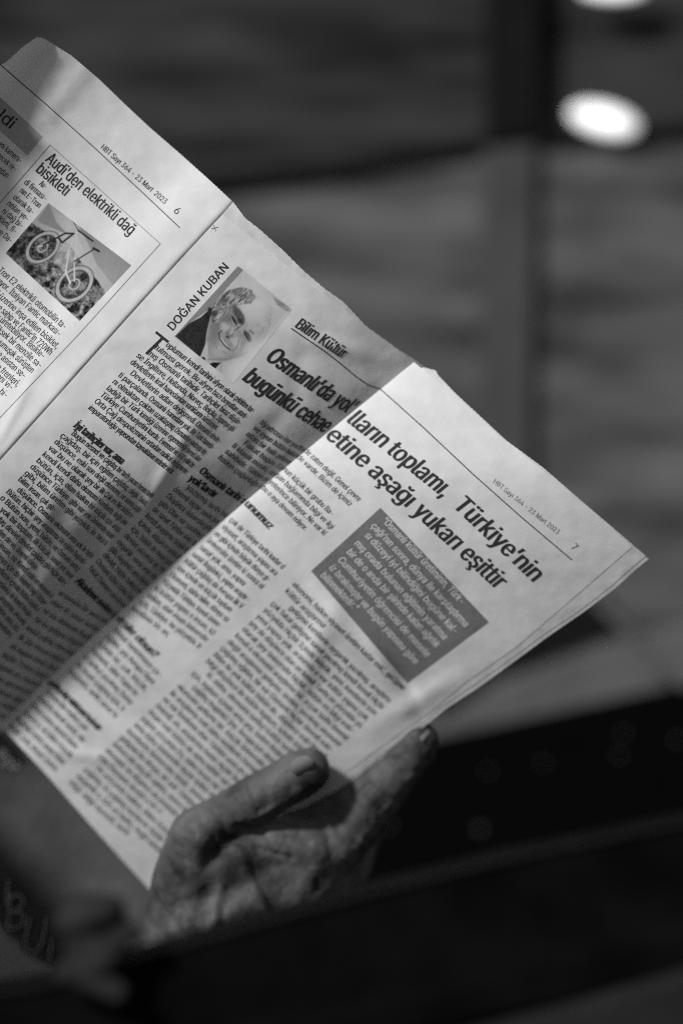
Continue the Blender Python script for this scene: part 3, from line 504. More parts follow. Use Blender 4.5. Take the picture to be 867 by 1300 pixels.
def seg(x, y, p, q, w, soft=.5):            # 1 on a stroke from p to q
    p = np.array(p, float); q = np.array(q, float); d = q-p; L2 = d@d
    t = np.clip(((x-p[0])*d[0]+(y-p[1])*d[1])/L2, 0, 1); r = np.hypot(x-p[0]-t*d[0], y-p[1]-t*d[1])
    return 1-sstep(w/2-soft, w/2+soft, r)
def ell(x, y, cx, cy, rx, ry, ang):
    c, s = math.cos(math.radians(ang)), math.sin(math.radians(ang))
    u = ((x-cx)*c+(y-cy)*s)/rx; v = (-(x-cx)*s+(y-cy)*c)/ry; return np.hypot(u, v)
def mix(a, b, m): return a*(1-m)+b*m
def inpoly(x, y, pts, soft=.6):
    pts = np.array(pts, float); ins = np.zeros(x.shape, bool); dm = np.full(x.shape, 1e9); j = len(pts)-1
    for i in range(len(pts)):
        (xi, yi), (xj, yj) = pts[i], pts[j]
        cnd = ((yi > y) != (yj > y)) & (x < (xj-xi)*(y-yi)/((yj-yi) or 1e-9)+xi); ins ^= cnd
        dx, dy = xj-xi, yj-yi; t = np.clip(((x-xi)*dx+(y-yi)*dy)/(dx*dx+dy*dy+1e-9), 0, 1)
        dm = np.minimum(dm, np.hypot(x-xi-t*dx, y-yi-t*dy)); j = i
    sd = np.where(ins, dm, -dm); return sstep(-soft, soft, sd)

Z4 = 180/867
def q4(*pts): return [(px*Z4, 240+py*Z4) for px, py in pts]
def bike_tone(x, y, U, V):
    t = 0.42+.14*(1-V)*0+0.10*(fbm(x, y, 25, 3, 1)-.5)+.06*np.sin(U*3)                                   # hazy sky
    t = mix(t, .30, inpoly(x, y, q4((230, 185), (300, 85), (345, 200), (420, 280), (240, 200)), 1))      # far hill at left
    t = mix(t, .30+.12*(V), inpoly(x, y, q4((480, 230), (560, 245), (800, 465), (690, 590), (600, 480), (540, 330)), 1.2))
    t = mix(t, .42, inpoly(x, y, q4((690, 590), (600, 470), (560, 500), (640, 600)), 3))
    rk = fbm(x, y, 6, 5, 3); rocks = .02+.40*np.clip((rk-.36)*3.0, 0, 1)*np.clip(.35+1.3*np.abs(np.sin(6*fbm(x, y, 4, 3, 12))), 0, 1)
    ground = inpoly(x, y, q4((20, 390), (190, 200), (280, 260), (420, 330), (520, 480), (600, 560), (640, 640), (490, 820)), 1.5)
    t = mix(t, rocks, ground)
    g2 = inpoly(x, y, q4((30, 390), (190, 190), (250, 250), (160, 400), (300, 520), (200, 540)), 3)*.45
    t = mix(t, .05, g2*ground)
    t = mix(t, .50+.1*fbm(x, y, 6, 3, 8), inpoly(x, y, q4((340, 330), (470, 280), (520, 380), (450, 470), (560, 480), (430, 560), (330, 440)), 3)*.55)
    for (cx, cy, rx, ry, an) in ((262, 355, 118, 78, -40), (455, 580, 128, 92, -42)):
        r = ell(x, y, cx*Z4, 240+cy*Z4, rx*Z4, ry*Z4, an)
        t = mix(t, t*.75, 1-sstep(.8, .85, r))
        t = mix(t, .40+.08*fbm(x, y, 3, 2, 2), sstep(.80, .84, r)*(1-sstep(1.0, 1.04, r)))
        t = mix(t, .12, sstep(.98, 1.02, r)*(1-sstep(1.05, 1.12, r))*.6)
        t = mix(t, .10, sstep(.70, .74, r)*(1-sstep(.80, .83, r))*.8)
        t = mix(t, .48, sstep(.20, .27, r)*(1-sstep(.30, .37, r))*.9)
        an0 = np.arctan2(y-(240+cy*Z4), x-cx*Z4)
        t = mix(t, .36, (np.cos(an0*9)**8)*.22*(1-sstep(.7, .75, r)))
        t = mix(t, .05, (1-sstep(.06, .12, r))*.8)
    S = lambda a, b, w, v, tt: mix(tt, v, seg(x, y, q4(a)[0], q4(b)[0], w, .45))
    t = S((245, 350), (400, 268), 2.2, .06, t); t = S((400, 268), (450, 270), 2.2, .06, t); t = S((380, 325), (450, 270), 2.4, .06, t); t = S((360, 300), (380, 325), 2.2, .07, t)
    t = S((470, 250), (460, 430), 1.8, .55, t); t = S((420, 380), (400, 520), 2.0, .58, t); t = S((400, 420), (450, 300), 1.8, .55, t)
    t = S((425, 140), (445, 190), 2.0, .05, t); t = S((445, 190), (478, 250), 1.5, .2, t); t = S((478, 250), (570, 318), 2.3, .06, t)
    t = S((455, 440), (580, 362), 1.6, .08, t); t = S((572, 360), (605, 378), 3.0, .05, t); t = S((570, 320), (585, 355), 1.2, .3, t)
    t = S((400, 500), (430, 575), 2.2, .60, t); t = S((455, 450), (455, 560), 2.0, .55, t); t = S((235, 350), (255, 345), 3, .5, t)
    bush = inpoly(x, y, q4((540, 640), (590, 585), (635, 610), (640, 650), (560, 690)), 1.5)
    t = mix(t, .06+.3*fbm(x, y, 3, 3, 5), bush)
    return t+(.04*(fbm(x, y, 1.6, 2, 9)-.5))
picture([(61.6, 257), (166.8, 336.5), (101, 407), (7, 321)], bike_tone, h6, page6, 210, 170, 'bicycle_picture', 'grey picture of a mountain bike standing on rocks')

Z9 = 180/867
def q9(*pts): return [(200+px*Z9, 330+py*Z9) for px, py in pts]
def face_tone(x, y, U, V):
    t = .56+.06*(fbm(x, y, 12, 3, 2)-.5)
    def blob(cx, cy, rx, ry, an, v, m, tt, soft=.5):
        r = ell(x, y, 200+cx*Z9, 330+cy*Z9, rx*Z9, ry*Z9, an); return mix(tt, v, (1-sstep(1-soft, 1+soft, r))*m)
    def stroke(pts, w, v, tt, m=.9, soft=.5):
        k = 0
        pts = q9(*pts)
        for a_, b_ in zip(pts[:-1], pts[1:]): k = np.maximum(k, seg(x, y, a_, b_, w, soft))
        return mix(tt, v, k*m)
    t = mix(t, .30, inpoly(x, y, q9((105, 465), (490, 35), (525, 60), (420, 175), (330, 290), (190, 390)), .7))
    skin = inpoly(x, y, q9((335, 330), (420, 260), (520, 220), (620, 215), (700, 290), (690, 400), (640, 500), (560, 560), (430, 612), (310, 605), (285, 560), (300, 440)), 1.6)
    t = mix(t, .47+.10*(fbm(x, y, 5, 4, 6)-.5), skin)
    t = mix(t, .34, np.clip((fbm(x+y, (y-x)*.5, 5, 4, 21)-.5)*2.4, 0, .8)*skin)
    t = blob(600, 290, 90, 90, 0, .60, .9, t, .6)
    t = blob(430, 500, 60, 18, 60, .30, .5, t, .7); t = blob(520, 520, 20, 50, 40, .30, .5, t, .7); t = blob(470, 590, 90, 16, -12, .30, .6, t, .7); t = blob(500, 440, 16, 34, -30, .30, .5, t, .6)
    t = blob(350, 420, 40, 100, 10, .24, .8, t, .7); t = blob(330, 540, 30, 60, 10, .36, .6, t, .7); t = blob(420, 350, 60, 45, -30, .22, .75, t, .7)
    t = blob(380, 560, 50, 30, 20, .50, .7, t); t = blob(480, 500, 40, 22, 55, .56, .7, t); t = blob(410, 410, 34, 22, 60, .52, .8, t)
    hair = inpoly(x, y, q9((325, 345), (318, 300), (350, 260), (385, 215), (440, 180), (510, 165), (575, 180), (600, 225), (570, 265), (500, 270), (445, 300), (410, 345), (370, 380), (330, 390)), 1.4)
    fib = fbm(x*.9+y*.9, (y-x)*.35+3*fbm(x, y, 9, 2, 3), 2.2, 3, 4)
    t = mix(t, .10+.44*np.clip(fib*1.6-.35, 0, 1), hair*.95)
    t = blob(400, 250, 40, 22, -35, .08, .55, t); t = blob(345, 325, 16, 22, 30, .06, .7, t); t = blob(560, 225, 34, 22, -10, .30, .5, t)
    t = blob(495, 330, 62, 24, 58, .10, .85, t, .4); t = blob(505, 375, 26, 16, 40, .06, .8, t); t = blob(470, 370, 34, 9, 62, .05, .85, t, .3); t = blob(460, 392, 26, 9, 60, .42, .7, t)
    t = stroke([(440, 350), (455, 395), (485, 410), (515, 400)], .8, .12, t, .7); t = stroke([(525, 330), (530, 370), (515, 400), (490, 420)], .9, .12, t, .7)
    t = blob(550, 462, 40, 15, 58, .09, .85, t, .4); t = blob(575, 440, 20, 9, 40, .22, .7, t); t = stroke([(530, 445), (545, 475), (560, 495)], 1.5, .05, t); t = stroke([(520, 460), (535, 490), (560, 500)], .8, .22, t)
    t = blob(440, 452, 28, 22, 40, .20, .65, t, .6); t = blob(450, 442, 10, 14, 35, .54, .8, t); t = blob(428, 470, 12, 7, 30, .07, .8, t); t = stroke([(500, 410), (470, 430)], 1.6, .16, t, .7)
    t = stroke([(375, 445), (380, 480), (398, 508), (420, 532), (445, 548)], 1.4, .08, t); t = stroke([(388, 475), (405, 502), (428, 526)], 1.1, .62, t); t = stroke([(395, 430), (378, 445)], 1.2, .14, t)
    t = stroke([(497, 485), (493, 515), (478, 540), (452, 558)], 1.1, .20, t, .75); t = stroke([(360, 440), (352, 490), (362, 540)], 1.0, .30, t, .7); t = stroke([(400, 560), (430, 572), (460, 570)], 1.5, .32, t, .7)
    t = stroke([(300, 606), (400, 612), (500, 585), (600, 545), (660, 505)], 1.6, .30, t, .8, 1.2); t = stroke([(395, 610), (385, 660), (390, 720)], 1.6, .38, t, .7, 1.0); t = stroke([(430, 600), (470, 660), (560, 640)], 1.3, .42, t, .6, 1.2)
    t = mix(t, .045+.03*fbm(x, y, 5, 2, 1), inpoly(x, y, q9((108, 465), (190, 388), (265, 348), (318, 300), (335, 300), (322, 350), (300, 440), (290, 520), (262, 595)), .8))
    t = blob(320, 300, 14, 12, 0, .04, .9, t)
    t = mix(t, .58, inpoly(x, y, q9((292, 520), (306, 500), (312, 600), (285, 630), (258, 598)), .8)*.8)
    t = blob(279, 604, 13, 13, 0, .05, .95, t, .3)
    t = mix(t, .04, inpoly(x, y, q9((300, 642), (340, 625), (388, 626), (340, 676)), .7))
    t = mix(t, .16+.3*fbm(x, y, 5, 3, 3), inpoly(x, y, q9((700, 215), (800, 285), (830, 330), (770, 300), (730, 270)), 1.2)*.85)
    fade = sstep(.70, 1.0, U)*sstep(.15, .7, V)+sstep(.93, 1, U)*.4
    return mix(t, .745, np.clip(fade, 0, 1))+.05*(fbm(x, y, 1.3, 2, 11)-.5)
picture([(302.4, 337), (371, 392), (297, 486), (220.8, 427)], face_tone, hL, page7, 190, 180, 'portrait_picture', 'printed grey portrait of a smiling older man')

# ---- page 7, left half
pr = Print(); pr.line('DOĞAN KUBAN', (218.8, 420.5), (291.5, 338.5), 10.6, 4, .04); pr.build('author_name', hL, INK, page7)
pr = Print(); pr.quad([(198.8, 419.8), (215, 432.8), (212.4, 435.2), (196.6, 422.4)]); pr.quad([(205.4, 427.2), (208.2, 429.6), (187, 450.5), (184, 448)])
pr.build('initial_letter', hL, INK, page7)
pr = Print(); pr.strip([(268, 290), (277, 288)], .8); pr.strip([(271, 285), (274, 293)], .8)
pr.build('registration_mark', hL, LINE, page7)
pr = Print(); pr.line('Bilim Kültür', (373, 414), (434, 455), 15, 4, .028, 0.05, 0, .12); pr.build('section_title', hL, INK, page7, .16)
pr = Print(); pr.strip([(369.5, 416.5), (412, 445.5), (433, 462), (452, 478), (468, 489), (484, 494), (496, 500)], 1.5); pr.build('rule_line', hL, INK, page7)
pr = Print()
pr.line("Osmanlı’da yol’", (335, 455), (442, 526), 22.5, 5, .040, .16, -1.5, .16, up=(.60, -.78))
pr.line("bugünkü cehae", (306, 481), (411, 550), 22.5, 5, .040, .16, -1.5, .16, up=(.60, -.78))
pr.build('headline', hL, INK, page7, .12)
pr = Print()
C1 = ['oplumun kendi tarihini afyon olarak çektikten kur-', 'tulması gerek. Bu afyon bazı boyutları atarlı-', 'mış Osmanlı tarihidir. Tarihçiler biraz düşün-',
      'se İngiltere, Hollanda, Norveç, Belçika, İspanya gibi', 'devletlerin kral hanedanları varlıklarını sürdürüyor.', 'Devletlerin adları değişmedi. Osmanlı devle-',
      'ti parçalandı. Osmanlı hanedanı yok. Bir Türk haneda-', 'nı olmaktan çoktan uzaklaşmış Osmanlıyı yadsıyıp dış-', 'ladığı bir Türk kimliği üzerine egemenliği temel alan',
      'Türkiye Cumhuriyetini kurdu. Evrensel ve 600 yıllık bir', 'Orta Çağ despotizminin ortadan radikal değişmenin', 'imparatorluğu yapısından kaynaklanan nedenler vardır.']
block(pr, (195, 427.5), (111, 518.5), (320, 525), (226, 609), 12, 8.1, C1, 50, .38, 0, indent={0: .115, 1: .06, 2: .045, 5: .06}, short={4: .9, 9: 1., 11: .93}, res=2, bold=.020)
C2 = ['', 'larımız var. Tümü Osmanlı tarihini kendi özgün yapısı için']
block(pr, (83, 546), (-77, 712), (193, 634), (12.7, 811), 22, 7.9, ['Bugün nesnel ve çağdaş bir tarih yazan hemen tarihi-']+[None]*21, 46, .36, 0, indent={0: .06, 9: .06}, short={8: .45, 14: .7}, res=1, bold=.020)
block(pr, (328.8, 537), (275.5, 581), (389, 576), (332, 622), 7, 7.7, ['tiyatrosu ise yurttaşa', 've oyun bütün bakımın', 'ıstan bir halk geleneği', 'Fakat bugün Türk', 'li klasik musiki, oper', 'sahibidir. Türkiye de k', 'halkın çoğunluğu içi'], 20, .25, -2, indent={3: .1}, res=1, bold=.020)
block(pr, (228, 614), (112, 722), (290, 660), (158, 774), 14, 7.8, None, 25, .2, -1.5, indent={0: .12}, res=1, bold=.020)
block(pr, (73, 754), (-50, 890), (140, 796), (10, 915), 13, 7.8, None, 24, .2, -1, res=1, bold=.020, i0=0)
pr.build('text_column', hL, INK, page7)
def heading(text, a, b, cap, comp, bend, ital, hf, par, up=None):
    pr = Print(); pr.line(text, a, b, cap*1.06, 0, .065, comp, bend, ital, up=up); pr.build('subheading', hf, INK, par, .12)
heading('İyi tarihçiler var, ama', (92, 541), (153, 589.5), 9.6, .1, 0, .14, hL, page7, (.62, -.78))
heading('Osmanlı tarihi sor', (251.5, 599), (315, 644), 9.6, .15, -1.5, .14, hL, page7, (.62, -.78))
heading('yok’lardır', (238, 609), (271.5, 632.5), 9.6, .1, 0, .14, hL, page7, (.62, -.78))
heading('Akademi neden üniv', (95, 739), (151, 791), 9.6, .1, -1, .14, hL, page7)

# ---- page 7, right half
pr = Print()
pr.line("lların toplamı,", (438, 534), (562, 632), 23, 5, .040, 0, .5, .16, up=(.66, -.75))
pr.line("Türkiye’nin", (573, 642), (677, 740), 23, 5, .040, 0, 0, .16)
pr.line("etine aşağı", (411, 554), (516, 645), 23, 5, .040, 0, .5, .16, up=(.66, -.75))
pr.line("yukarı eşittir", (522, 650), (630, 749), 23, 5, .040, 0, 0, .16)
pr.build('headline', hR, INK, page7r, .12)
pr = Print()
pr.line('HBT Sayı 364 - 23 Mart 2023', (625, 612), (708, 679), 6.2, 2, .0); pr.line('7', (724, 695), (729.5, 700), 9, 2, .01)
pr.build('header_text', hR, INK_GREY, page7r)
pr = Print(); pr.strip([(482, 493), (500, 509), (540, 545), (600, 601.5), (660, 655), (726, 711)], 1.4); pr.build('rule_line', hR, INK, page7r)
pr = Print()
block(pr, (385, 573), (331, 620), (459, 641), (401, 688), 7, 7.5, ['de zaten değil. Genel çevre', 'de vardır. Bizim de içimiz', '', 'nun küçük bir grubu Ba-', 'şan bağlamında bilgi ve ilgi', 'yeterince biliniyor. Ne var ki', 'bu o aya devam ediyor.'], 26, 0, 0, short={0: .94, 1: .92, 3: .87, 6: .8}, skip=(2,), bold=.020)
block(pr, (290, 661), (166, 774), (358, 723), (243.6, 832), 14, 7.8, None, 29, 0, 0, short={4: .8, 7: .93, 13: .6}, bold=.020)
block(pr, (143, 801), (9, 922), (203, 861.5), (70, 980), 15, 7.5, ['ihmal tanınmaya ça-']+[None]*14, 24, 0, 0, skip=(7,), short={9: .9}, bold=.020)
block(pr, (370, 742.7), (86.5, 994), (511, 877), (231, 1124), 32, 7.6, None, 50, 0, -1.5, indent={2: .1, 13: .07, 15: .07, 28: .05}, short={1: .35, 14: .8, 27: .55, 31: .55}, bold=.020)
pr.build('text_column', hR, INK, page7r)
heading('unumuz', (309, 640), (341.5, 672.5), 9.6, 0, 0, .14, hR, page7r)
heading('ersite olsun?', (146, 786), (195, 836), 9.6, 0, 0, .14, hR, page7r)
heading('gelişmiş dikkate sunul-', (60, 866), (128, 932), 7.6, 0, 0, .1, hR, page7r)
pr = Print(); pr.patch([(483, 644.5), (620.5, 790), (517, 868), (395, 725)], 40); box = pr.build('quote_box', hR, TINT, page7r, .06)
pr = Print()
for tx, a, b in (('“Osmanlı kültür üretiminin, Türk-', (484, 661), (585, 768)), ('çağı’nın sonra, dünya ile karşılaştırma', (470, 668), (590, 797)), ('sı düzeyi iyi bilindiğini bugüne kal-', (462, 680), (577, 806)), ('mış orada bulunan eğitimin yaratma', (449, 690), (563, 813)),
                 ('bir de o anda bir şiirinde kalan ağırlık', (439, 701), (553, 823)), ('Cumhuriyetin öğrencisi de mesele', (428, 711), (541, 835)), ('iz bırakmıştır ve bugün yapısına göre', (417, 721), (526, 844)), ('bilinmektedir.”', (406, 731), (450, 776))):
    pr.line(tx, a, b, 9.2, 2, .028, 0, 0, .14)
pr.build('quote_text', hR, LIGHTINK, page7r, .13)

# ---- sheet underneath at the lower left
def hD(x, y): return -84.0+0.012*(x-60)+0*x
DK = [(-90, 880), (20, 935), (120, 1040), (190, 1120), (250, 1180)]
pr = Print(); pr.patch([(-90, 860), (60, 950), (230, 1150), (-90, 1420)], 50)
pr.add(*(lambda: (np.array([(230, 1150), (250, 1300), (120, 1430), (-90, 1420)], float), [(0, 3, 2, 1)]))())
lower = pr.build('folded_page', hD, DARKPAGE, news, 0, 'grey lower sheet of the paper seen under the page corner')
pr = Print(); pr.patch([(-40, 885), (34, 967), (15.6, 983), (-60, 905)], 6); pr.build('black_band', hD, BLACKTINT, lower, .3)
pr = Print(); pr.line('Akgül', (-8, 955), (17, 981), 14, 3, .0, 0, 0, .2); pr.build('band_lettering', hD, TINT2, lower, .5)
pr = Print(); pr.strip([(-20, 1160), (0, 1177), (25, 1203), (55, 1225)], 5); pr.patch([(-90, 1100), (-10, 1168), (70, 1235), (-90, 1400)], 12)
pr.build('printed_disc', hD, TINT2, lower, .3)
def letter(name, strokes, mat, w, lift):
    pr = Print()
    for s_ in strokes: pr.strip(s_, w)
    return pr.build(name, hD, mat, lower, lift)
STK = [[(10, 1117), (8, 1150)], [(13, 1135), (10, 1178)], [(10, 1140), (24, 1136), (32, 1146), (22, 1156), (12, 1157)], [(14, 1157), (30, 1160), (31, 1172), (20, 1180), (8, 1179)],
       [(38, 1165), (31, 1197), (36, 1210), (48, 1208), (55, 1192), (59, 1166)], [(66, 1190), (62, 1225)]]
letter('outlined_letters', STK, BLACKTINT, 9, .5); letter('letter_strokes', STK, TINT2, 3.0, .7)

# ------------------------------------------------------------------ hand
def capsule_chain(bm, pts):
    """pts: (x, y, h mm, r mm); solid of spheres and cones between them"""
    P3 = [(Vector(P(x, y, D0-(h+HO)/1000)), r*1.06/1000) for x, y, h, r in pts]
    for (a, ra), (b, rb) in zip(P3[:-1], P3[1:]):
        n = max(2, int((b-a).length/0.0025))
        for i in range(n+1):
            t = i/n; c = a.lerp(b, t); r = ra+(rb-ra)*t
            m = bmesh.ops.create_icosphere(bm, subdivisions=2, radius=r)
            bmesh.ops.translate(bm, verts=m['verts'], vec=c)
HO = -66
bm = bmesh.new()
chains = [
 [(222, 1190, 14, 14.5), (232, 1120, 24, 13.5), (252, 1062, 28, 12.5), (290, 1035, 28, 10), (326, 1015, 27, 10.8), (352, 1000, 28, 10.2), (380, 984, 28, 10.6), (391, 978, 27, 9.6)],   # thumb
 [(300, 1300, 25, 20), (400, 1097, 12, 13.5), (438, 1052, 8, 13.8), (470, 1014, 8, 12.6), (503, 976, 11, 10.4), (527, 950, 15, 9.4), (534, 940, 19, 8.0)],                      # index
 [(300, 1300, 20, 20), (412, 1150, 10, 13.5), (432, 1118, -6, 12), (452, 1070, -20, 10), (480, 1010, -24, 9), (500, 985, -24, 8)],
 [(280, 1310, 15, 20), (400, 1205, 4, 13), (412, 1150, -20, 11), (420, 1080, -34, 9.5), (440, 1030, -38, 8)],
 [(260, 1320, 10, 20), (370, 1260, 0, 12.5), (380, 1200, -26, 10), (390, 1140, -38, 8.5), (395, 1100, -41, 8)],
 [(232, 1120, 24, 13), (300, 1090, 25, 13), (345, 1072, 20, 12), (392, 1080, 15, 13)], [(250, 1180, 22, 17), (330, 1130, 20, 16), (395, 1115, 12, 15)], [(240, 1240, 18, 20), (340, 1190, 12, 17)],
 [(330, 1080, 12, 11), (400, 1050, 3, 10.5), (440, 1008, 1, 10), (480, 972, 2, 8.5)],
 [(240, 1150, 22, 14), (320, 1110, 19, 13), (380, 1095, 14, 13)],
 [(245, 1290, 12, 24), (200, 1400, 8, 25), (120, 1560, 0, 31)], [(300, 1290, 10, 22), (270, 1400, 4, 24), (200, 1560, 0, 30)],
]
for c in chains: capsule_chain(bm, c)
me = bpy.data.meshes.new('body'); bm.to_mesh(me); bm.free()
tmp = bpy.data.objects.new('body_source', me); COL.objects.link(tmp)
rm = tmp.modifiers.new('r', 'REMESH'); rm.mode = 'VOXEL'; rm.voxel_size = 0.0011
sm = tmp.modifiers.new('s', 'SMOOTH'); sm.factor = .5; sm.iterations = 22
bpy.context.view_layer.update()
me2 = bpy.data.meshes.new_from_object(tmp.evaluated_get(bpy.context.evaluated_depsgraph_get()))
bpy.data.objects.remove(tmp)
me2.materials.clear()
n = len(me2.vertices); co = np.zeros(n*3); me2.vertices.foreach_get('co', co); co = co.reshape(-1, 3)
nr = np.zeros(n*3); me2.vertices.foreach_get('normal', nr); nr = nr.reshape(-1, 3)
px = co[:, 0]/(KK*co[:, 1])+433.5; py = 650-(co[:, 2]-ZC)/(KK*co[:, 1]); front = np.clip(-nr[:, 1], 0, 1)
def st(p, q, w): return seg(px, py, p, q, w*2, w*.9)
dsp = 1.3*(fbm(px, py, 30, 4, 5)-.5)+.55*(fbm(px+py*.6, (py-px*.6)*.5, 11, 3, 6)-.5)
dsp = dsp-.5*np.abs(np.sin((px*.8-py*.55)*.16+3*fbm(px, py, 22, 2, 9)))**6
for c0, r0, a0 in (((258, 1052), 20, 2.4), ((326, 1012), 15, 1.2), ((400, 1092), 26, 2.8), ((474, 1012), 16, 1.5), ((414, 1150), 24, 1.6), ((330, 1060), 14, -1.5)):       # knuckles
    dsp = dsp+a0*np.exp(-((px-c0[0])**2+(py-c0[1])**2)/r0**2)
for p, q, w, a0 in (((395, 1110), (290, 1290), 11, 1.8), ((410, 1160), (300, 1310), 11, 1.6), ((255, 1075), (225, 1250), 10, 1.6), ((300, 1080), (350, 1190), 7, 1.5), ((330, 1190), (390, 1230), 6, 1.4), ((280, 1130), (260, 1220), 6, 1.4)):   # tendons and veins
    dsp = dsp+a0*st(p, q, w)
for p, q in (((316, 998), (330, 1030)), ((322, 995), (337, 1026)), ((329, 993), (343, 1022)), ((462, 1000), (488, 1022)), ((468, 995), (494, 1016)), ((456, 1006), (482, 1030)),
             ((300, 1050), (392, 1070)), ((285, 1065), (370, 1090)), ((500, 965), (516, 985)), ((505, 962), (521, 981)), ((430, 1040), (455, 1065)), ((424, 1048), (450, 1074))):   # creases
    dsp = dsp-1.0*st(p, q, 3.2)
co2 = co+nr*(dsp*front/1000)[:, None]
me2.vertices.foreach_set('co', co2.ravel()); me2.update()
me2.polygons.foreach_set('use_smooth', [True]*len(me2.polygons))
SKIN = material('weathered_skin', .12, .62, .25, bump=[(90, .0005, 3), (420, .0003, 3)], var=(55, .025, .11, 5))
me2.materials.append(SKIN)
person = empty('person', P(250, 1300, .98), 'older person mostly hidden, wrinkled hand holding the newspaper between thumb and finger', 'person')
body = bpy.data.objects.new('body', me2); COL.objects.link(body); body.parent = person; body.matrix_parent_inverse = PINV['person']
# nails
NAIL = material('fingernail', .14, .35, .4)
def nail(c, h, la, lb, ang, tilt):
    vs = []; fs = []; nu, nv = 12, 10; ca, sa = math.cos(math.radians(ang)), math.sin(math.radians(ang))
    for j in range(nv):
        for i in range(nu):
            u = -1+2*i/(nu-1); v = -1+2*j/(nv-1)
            uu = u*math.sqrt(1-v*v/2); vv = v*math.sqrt(1-u*u/2)
            x = c[0]+la*uu*ca-lb*vv*sa; y = c[1]+la*uu*sa+lb*vv*ca
            vs.append(P(x, y, D0-(h+HO-2.2*vv*vv-tilt*uu)/1000)); 
            if i and j: fs.append((j*nu+i, j*nu+i-1, (j-1)*nu+i-1, (j-1)*nu+i))
    return mesh_obj('nail', vs, fs, NAIL, body)
nail((383, 972), 39.4, 15, 12, -28, 1.0)
nail((540, 935), 26.5, 8, 6, -50, 2.0)
# sleeve, bunched at the wrist
CLOTH = material('sleeve_cloth', .05, .9, .05, bump=[(300, .0006, 3)], var=(90, .018, .035, 4))
def sleeve():
    rings = [((258, 1262), 8, 27), ((238, 1300), 8, 29), ((215, 1345), 6, 28), ((190, 1400), 4, 32), ((160, 1470), 2, 34), ((110, 1580), 0, 38)]
    vs = []; fs = []; M = 40; K = 26
    for k in range(K):
        t = k/(K-1)*(len(rings)-1); i = min(int(t), len(rings)-2); f = t-i
        (c, h, r), (c2, h2, r2) = rings[i], rings[i+1]
        cx, cy, hh_, rr = c[0]+(c2[0]-c[0])*f, c[1]+(c2[1]-c[1])*f, h+(h2-h)*f, r+(r2-r)*f
        rr += 1.6*math.sin(k*1.5); o_ = Vector(P(cx, cy, D0-(hh_+HO)/1000)); e1 = Vector((.9, 0, .42)).normalized(); e2 = Vector((0, -1, 0))
        for m in range(M):
            a = m/M*2*math.pi; r_ = (rr+1.4*math.sin(3*a+k*.8)+.8*math.sin(7*a-k*.5))/1000
            vs.append(o_+e1*math.cos(a)*r_*1.25+e2*math.sin(a)*r_)
    for k in range(K-1):
        for m in range(M): fs.append((k*M+m, k*M+(m+1) % M, (k+1)*M+(m+1) % M, (k+1)*M+m))
    return mesh_obj('sleeve', vs, fs, CLOTH, person)
sleeve()
# ------------------------------------------------------------------ crumpled cloth beside the wrist
def cloth():
    bm = bmesh.new()
    def lump(pts):
        for (x, y, r), (x2, y2, r2) in zip(pts[:-1], pts[1:]):
            for k in range(9):
                t = k/8; m = bmesh.ops.create_icosphere(bm, subdivisions=2, radius=(r+(r2-r)*t)/1000)
                bmesh.ops.translate(bm, verts=m['verts'], vec=P(x+(x2-x)*t, y+(y2-y)*t, .825))
    lump([(84, 1172, 5), (110, 1162, 7.5), (140, 1156, 6)]); lump([(82, 1238, 4.5), (112, 1230, 6), (142, 1214, 5)])
    lump([(128, 1196, 3.5), (170, 1186, 4)]); lump([(92, 1200, 3.5), (125, 1200, 4.5)]); lump([(100, 1180, 4), (105, 1225, 4)]); lump([(100, 1240, 5), (150, 1262, 5)])
    me = bpy.data.meshes.new('cloth'); bm.to_mesh(me); bm.free()
    t = bpy.data.objects.new('cloth_source', me); COL.objects.link(t)
    r = t.modifiers.new('r', 'REMESH'); r.mode = 'VOXEL'; r.voxel_size = .0016
    q = t.modifiers.new('s', 'SMOOTH'); q.factor = .5; q.iterations = 6
    bpy.context.view_layer.update()
    m2 = bpy.data.meshes.new_from_object(t.evaluated_get(bpy.context.evaluated_depsgraph_get())); bpy.data.objects.remove(t)
    m2.materials.clear(); m2.materials.append(CLOTH); m2.polygons.foreach_set('use_smooth', [True]*len(m2.polygons))
    o = bpy.data.objects.new('bunched_cloth', m2); COL.objects.link(o)
    return tag(o, 'small blurred bunch of grey cloth on the sill beside the wrist, lower left', 'cloth')
cloth()

# ------------------------------------------------------------------ what lies behind, and the sill in front
WALL_UP = material('dark_streaked_boards', .08, .8, .1, stretch=(2.2, 1, 14), var=(5, .008, .052, 6), rot=(0, math.radians(-6), 0))
WALL_LO = material('grey_streaked_panel', .15, .8, .1, stretch=(2.6, 1, 12), var=(5, .035, .135, 6), rot=(0, math.radians(-5), 0))
DARK = material('dark_paint_and_shade', .009, .8, .05); DARK2 = material('recess_shade', .003, .9, .0)  # dark tone for the rail and painted shadow; black for shade under the bench
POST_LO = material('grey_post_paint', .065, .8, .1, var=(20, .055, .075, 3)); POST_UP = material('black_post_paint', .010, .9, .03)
SEAT = material('pale_bench_paint', .11, .7, .1, var=(12, .075, .13, 3)); SILLM = material('dark_sill_paint', .003, .8, .03, var=(40, .002, .005, 4))
BD = 1.47
def structure(o): o['kind'] = 'structure'; return o
structure(prism('wall_upper', [(-600, -700), (1500, -700), (1500, 330), (-600, 330)], BD+.012, .04, WALL_UP))
structure(prism('wall_lower', [(-600, 345), (200, 251), (400, 226), (640, 187), (900, 168), (1500, 120), (1500, 1500), (-600, 1500)], BD+.002, .009, WALL_LO))
rail = prism('wall_rail', [(-600, 250), (200, 222), (400, 205), (620, 168), (900, 150), (1500, 110), (1500, 134), (900, 172), (640, 190), (400, 230), (200, 254), (-600, 296)], BD-.002, .003, DARK)
